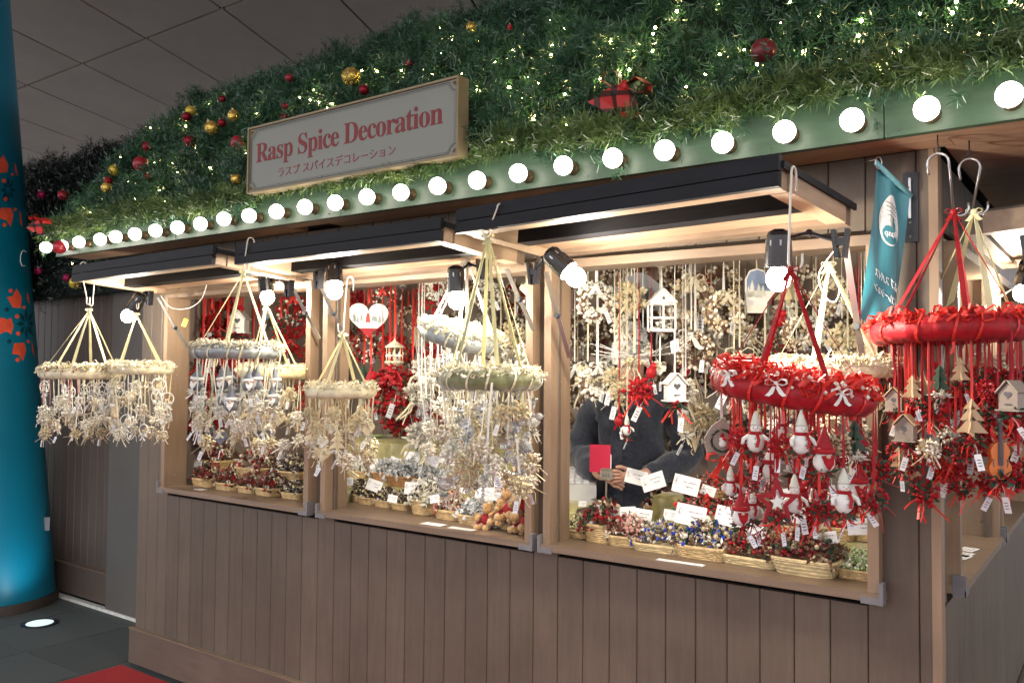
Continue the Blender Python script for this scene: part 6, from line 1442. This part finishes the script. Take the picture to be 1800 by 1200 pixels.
for i in range(4):
    v = .16+.025*i; q.ribbon([bpt(.36+.02*i, v, -.0034), bpt(.5, v-.006, -.0036), bpt(.66-.01*i, v+.004, -.0034)], .002, (0, 0, 1), 0, .0002)
q.build('emblem_lines', mINK, ban)
def on_banner(txt, u0, u1, v0, v1, nm, m):
    me = text_mesh(txt, 0, 1, 0, 1, .0006, m, mirror=True)
    for v_ in me.vertices:
        u = u0+(u1-u0)*v_.co.x; v = v1-(v1-v0)*v_.co.z; p = bpt(u, v, -.0036+v_.co.y); v_.co = p
    me.update(); place(nm, me, ban)
on_banner('ラスプ スパイス', .20, .86, .625, .68, 'lettering', mPAPER); on_banner('デコレーション', .20, .84, .72, .775, 'lettering', mPAPER)
me = text_mesh('Rasp', 0, 1, 0, 1, .0004, mPAPER, mirror=True)
for v_ in me.vertices: v_.co = bpt(.40+.25*v_.co.x, .385-.05*v_.co.z-.02*v_.co.x, -.0044+v_.co.y)
place('lettering', me, ban)

# ------------------------------------------------------------------ shop keeper
def skin_obj(name, V, Ed, Rr, m, parent, sub=2, root=0):
    me = bpy.data.meshes.new(name); me.from_pydata([tuple(v) for v in V], Ed, []); me.materials.append(m)
    o = bpy.data.objects.new(name, me); COL.objects.link(o); o.parent = parent
    md = o.modifiers.new('skin', 'SKIN'); md.use_smooth_shade = True; md.branch_smoothing = .6
    for i, r in enumerate(Rr):
        d = me.skin_vertices[0].data[i]; d.radius = r if isinstance(r, tuple) else (r, r); d.use_root = (i == root)
    sb = o.modifiers.new('subdivision', 'SUBSURF'); sb.levels = sub; sb.render_levels = sub
    return o
pr = thing('person', 'shop keeper in dark navy wool coat and white mask standing in the right hatch', 'person', (2.61, .74, .06))
def g(x, y, z): return Vector((x, y, z-.06))
V = [g(0, .02, 1.00), g(0, .02, 1.18), g(0, .02, 1.36), g(0, .02, 1.48), g(0, .015, 1.575), g(0, .0, 1.655), g(.0, -.005, 1.735), g(0, .005, 1.81)]
Rr = [(.13, .10), (.12, .095), (.14, .10), (.11, .075), (.047, .05), (.058, .070), (.074, .088), (.055, .07)]
Ed = [(i, i+1) for i in range(7)]
def chain(parent, pts, rs):
    for p_, r_ in zip(pts, rs): V.append(p_); Rr.append(r_); Ed.append((parent, len(V)-1)); parent = len(V)-1
    return parent
for s_ in (-1, 1):
    chain(0, [g(s_*.09, .02, .92), g(s_*.10, .01, .55), g(s_*.10, .03, .14), g(s_*.10, -.08, .10)], [.075, .055, .038, .034])
    wr = chain(3, [g(s_*.16, .03, 1.465), g(s_*.240, .055, 1.24), g(s_*.085, -.20, 1.175)], [.038, .034, .024])
    c = V[wr]; hd = Vector((-s_*.90, -.30, -.10)).normalized()      # the hand points inwards across the body
    up_ = Vector((0, -.35, .93)).normalized() if s_ > 0 else Vector((0, -.3, .9)).normalized(); lat = hd.cross(up_).normalized()
    off = Vector((0, -.020, .012)) if s_ > 0 else Vector((0, .0, -.012))
    pm = chain(wr, [c+hd*.045+off], [(.027, .014)])
    for f in range(4):
        b0 = V[pm]+hd*.028+up_*(.026-.0175*f)*.9; L = (.030, .034, .032, .025)[f]
        chain(pm, [b0, b0+hd*L+lat*.004*s_, b0+hd*L*1.55+Vector((0, .014, -.012))], [.0082, .0075, .0062])
    chain(pm, [V[pm]+up_*.024-hd*.012+Vector((0, -.008, 0)), V[pm]+up_*.042+hd*.018+Vector((0, -.010, 0)), V[pm]+up_*.040+hd*.040+Vector((0, -.008, 0))], [.0095, .0085, .007])
body = skin_obj('body', V, Ed, Rr, mSKIN, pr, 2)
# coat
V = [g(0, .02, .78), g(0, .02, 1.0), g(0, .015, 1.18), g(0, .0, 1.34), g(0, .01, 1.45), g(0, .02, 1.535)]; Rr = [(.20, .145), (.185, .135), (.165, .125), (.178, .135), (.155, .115), (.085, .080)]; Ed = [(i, i+1) for i in range(5)]
for s_ in (-1, 1):
    chain(4, [g(s_*.150, .025, 1.490), g(s_*.208, .05, 1.38), g(s_*.245, .055, 1.235), g(s_*.175, -.08, 1.20), g(s_*.110, -.170, 1.180)], [.082, .076, .068, .060, .050])
coat = skin_obj('coat', V, Ed, Rr, mNAVY, pr, 2)
dt = bpy.data.textures.new('folds', 'CLOUDS'); dt.noise_scale = .06; dm = coat.modifiers.new('folds', 'DISPLACE'); dm.texture = dt; dm.strength = .038; dm.mid_level = .5; dm.texture_coords = 'LOCAL'
q = MB(); 
for s_ in (-1, 1): q.ribbon([g(s_*.075, .02, 1.585), g(s_*.085, -.05, 1.56), g(s_*.055, -.105, 1.50), g(s_*.012, -.138, 1.42)], [.05, .055, .06, .02], (s_*.9, -.3, .5), 0, .004)
q.build('collar', mNAVY, pr, True)
q = MB()
for z in (1.36, 1.25): q.lathe([(.011, 0), (.010, .004), (.004, .005)], 12, c=g(.012, -.148, z), R=Matrix.Rotation(pi/2, 3, 'X'))
q.tube([g(.0, -.146, 1.42), g(.002, -.150, 1.3), g(.004, -.146, 1.15), g(.004, -.15, 1.0)], .0028, 5); q.build('buttons_and_front_edge', mIRON, pr)
q = MB(); q.sphere(g(0, .020, 1.772), .106, 18, 12, sc=(.95, 1.05, 1.0)); q.v = [v if not (v[1] < -.045 and v[2] < 1.80-.06) else (v[0], -.035, v[2]) for v in q.v]
q.tube([g(.0, .075, 1.74), g(.0, .085, 1.66), g(0, .07, 1.60)], [.088, .082, .05], 12); q.build('hair', mHAIR, pr, True)
q = MB()
for s_ in (-1, 1): q.sphere(g(s_*.082, .002, 1.725), .020, 10, 8, sc=(.4, .75, 1.35), R=Matrix.Rotation(s_*.3, 3, 'Z')); 
q.build('ears', mSKIN, pr, True)
q = MB(); n = 12; vs = []
for i in range(n+1):
    a = -1.25+2.5*i/n
    for j in range(7):
        t = j/6; z = 1.738-.105*t; rr = .088+.022*sin(pi*t)*cos(a)**2+.006*cos(a); vs.append(g(rr*sin(a)*.93, -.006-rr*cos(a)*1.05, z-.012*(1-cos(a))*(-1 if t < .5 else 1)*-1))
q.add(vs, [(i*7+j, (i+1)*7+j, (i+1)*7+j+1, i*7+j+1) for i in range(n) for j in range(6)])
for s_ in (-1, 1): q.tube([g(s_*.076, -.03, 1.73), g(s_*.088, .004, 1.742), g(s_*.086, .018, 1.715), g(s_*.074, -.03, 1.65)], .0014, 4)
q.build('white_mask', mMASK, pr, True)
q = MB()
for s_ in (-1, 1): q.sphere(g(s_*.031, -.083, 1.758), .0105, 10, 8, sc=(1.3, .6, .55)); q.tube([g(s_*.015, -.093, 1.778), g(s_*.032, -.094, 1.783), g(s_*.052, -.082, 1.777)], .0028, 5)
q.build('eyes_and_brows', mHAIR, pr, True)
q = MB(); q.sphere(g(0, -.095, 1.742), .010, 8, 6, sc=(.9, .9, 1.6)); q.build('nose', mSKIN, pr, True)
pr.rotation_euler = (0, 0, .22)

# ------------------------------------------------------------------ labels that tell look-alikes apart
finish_labels()
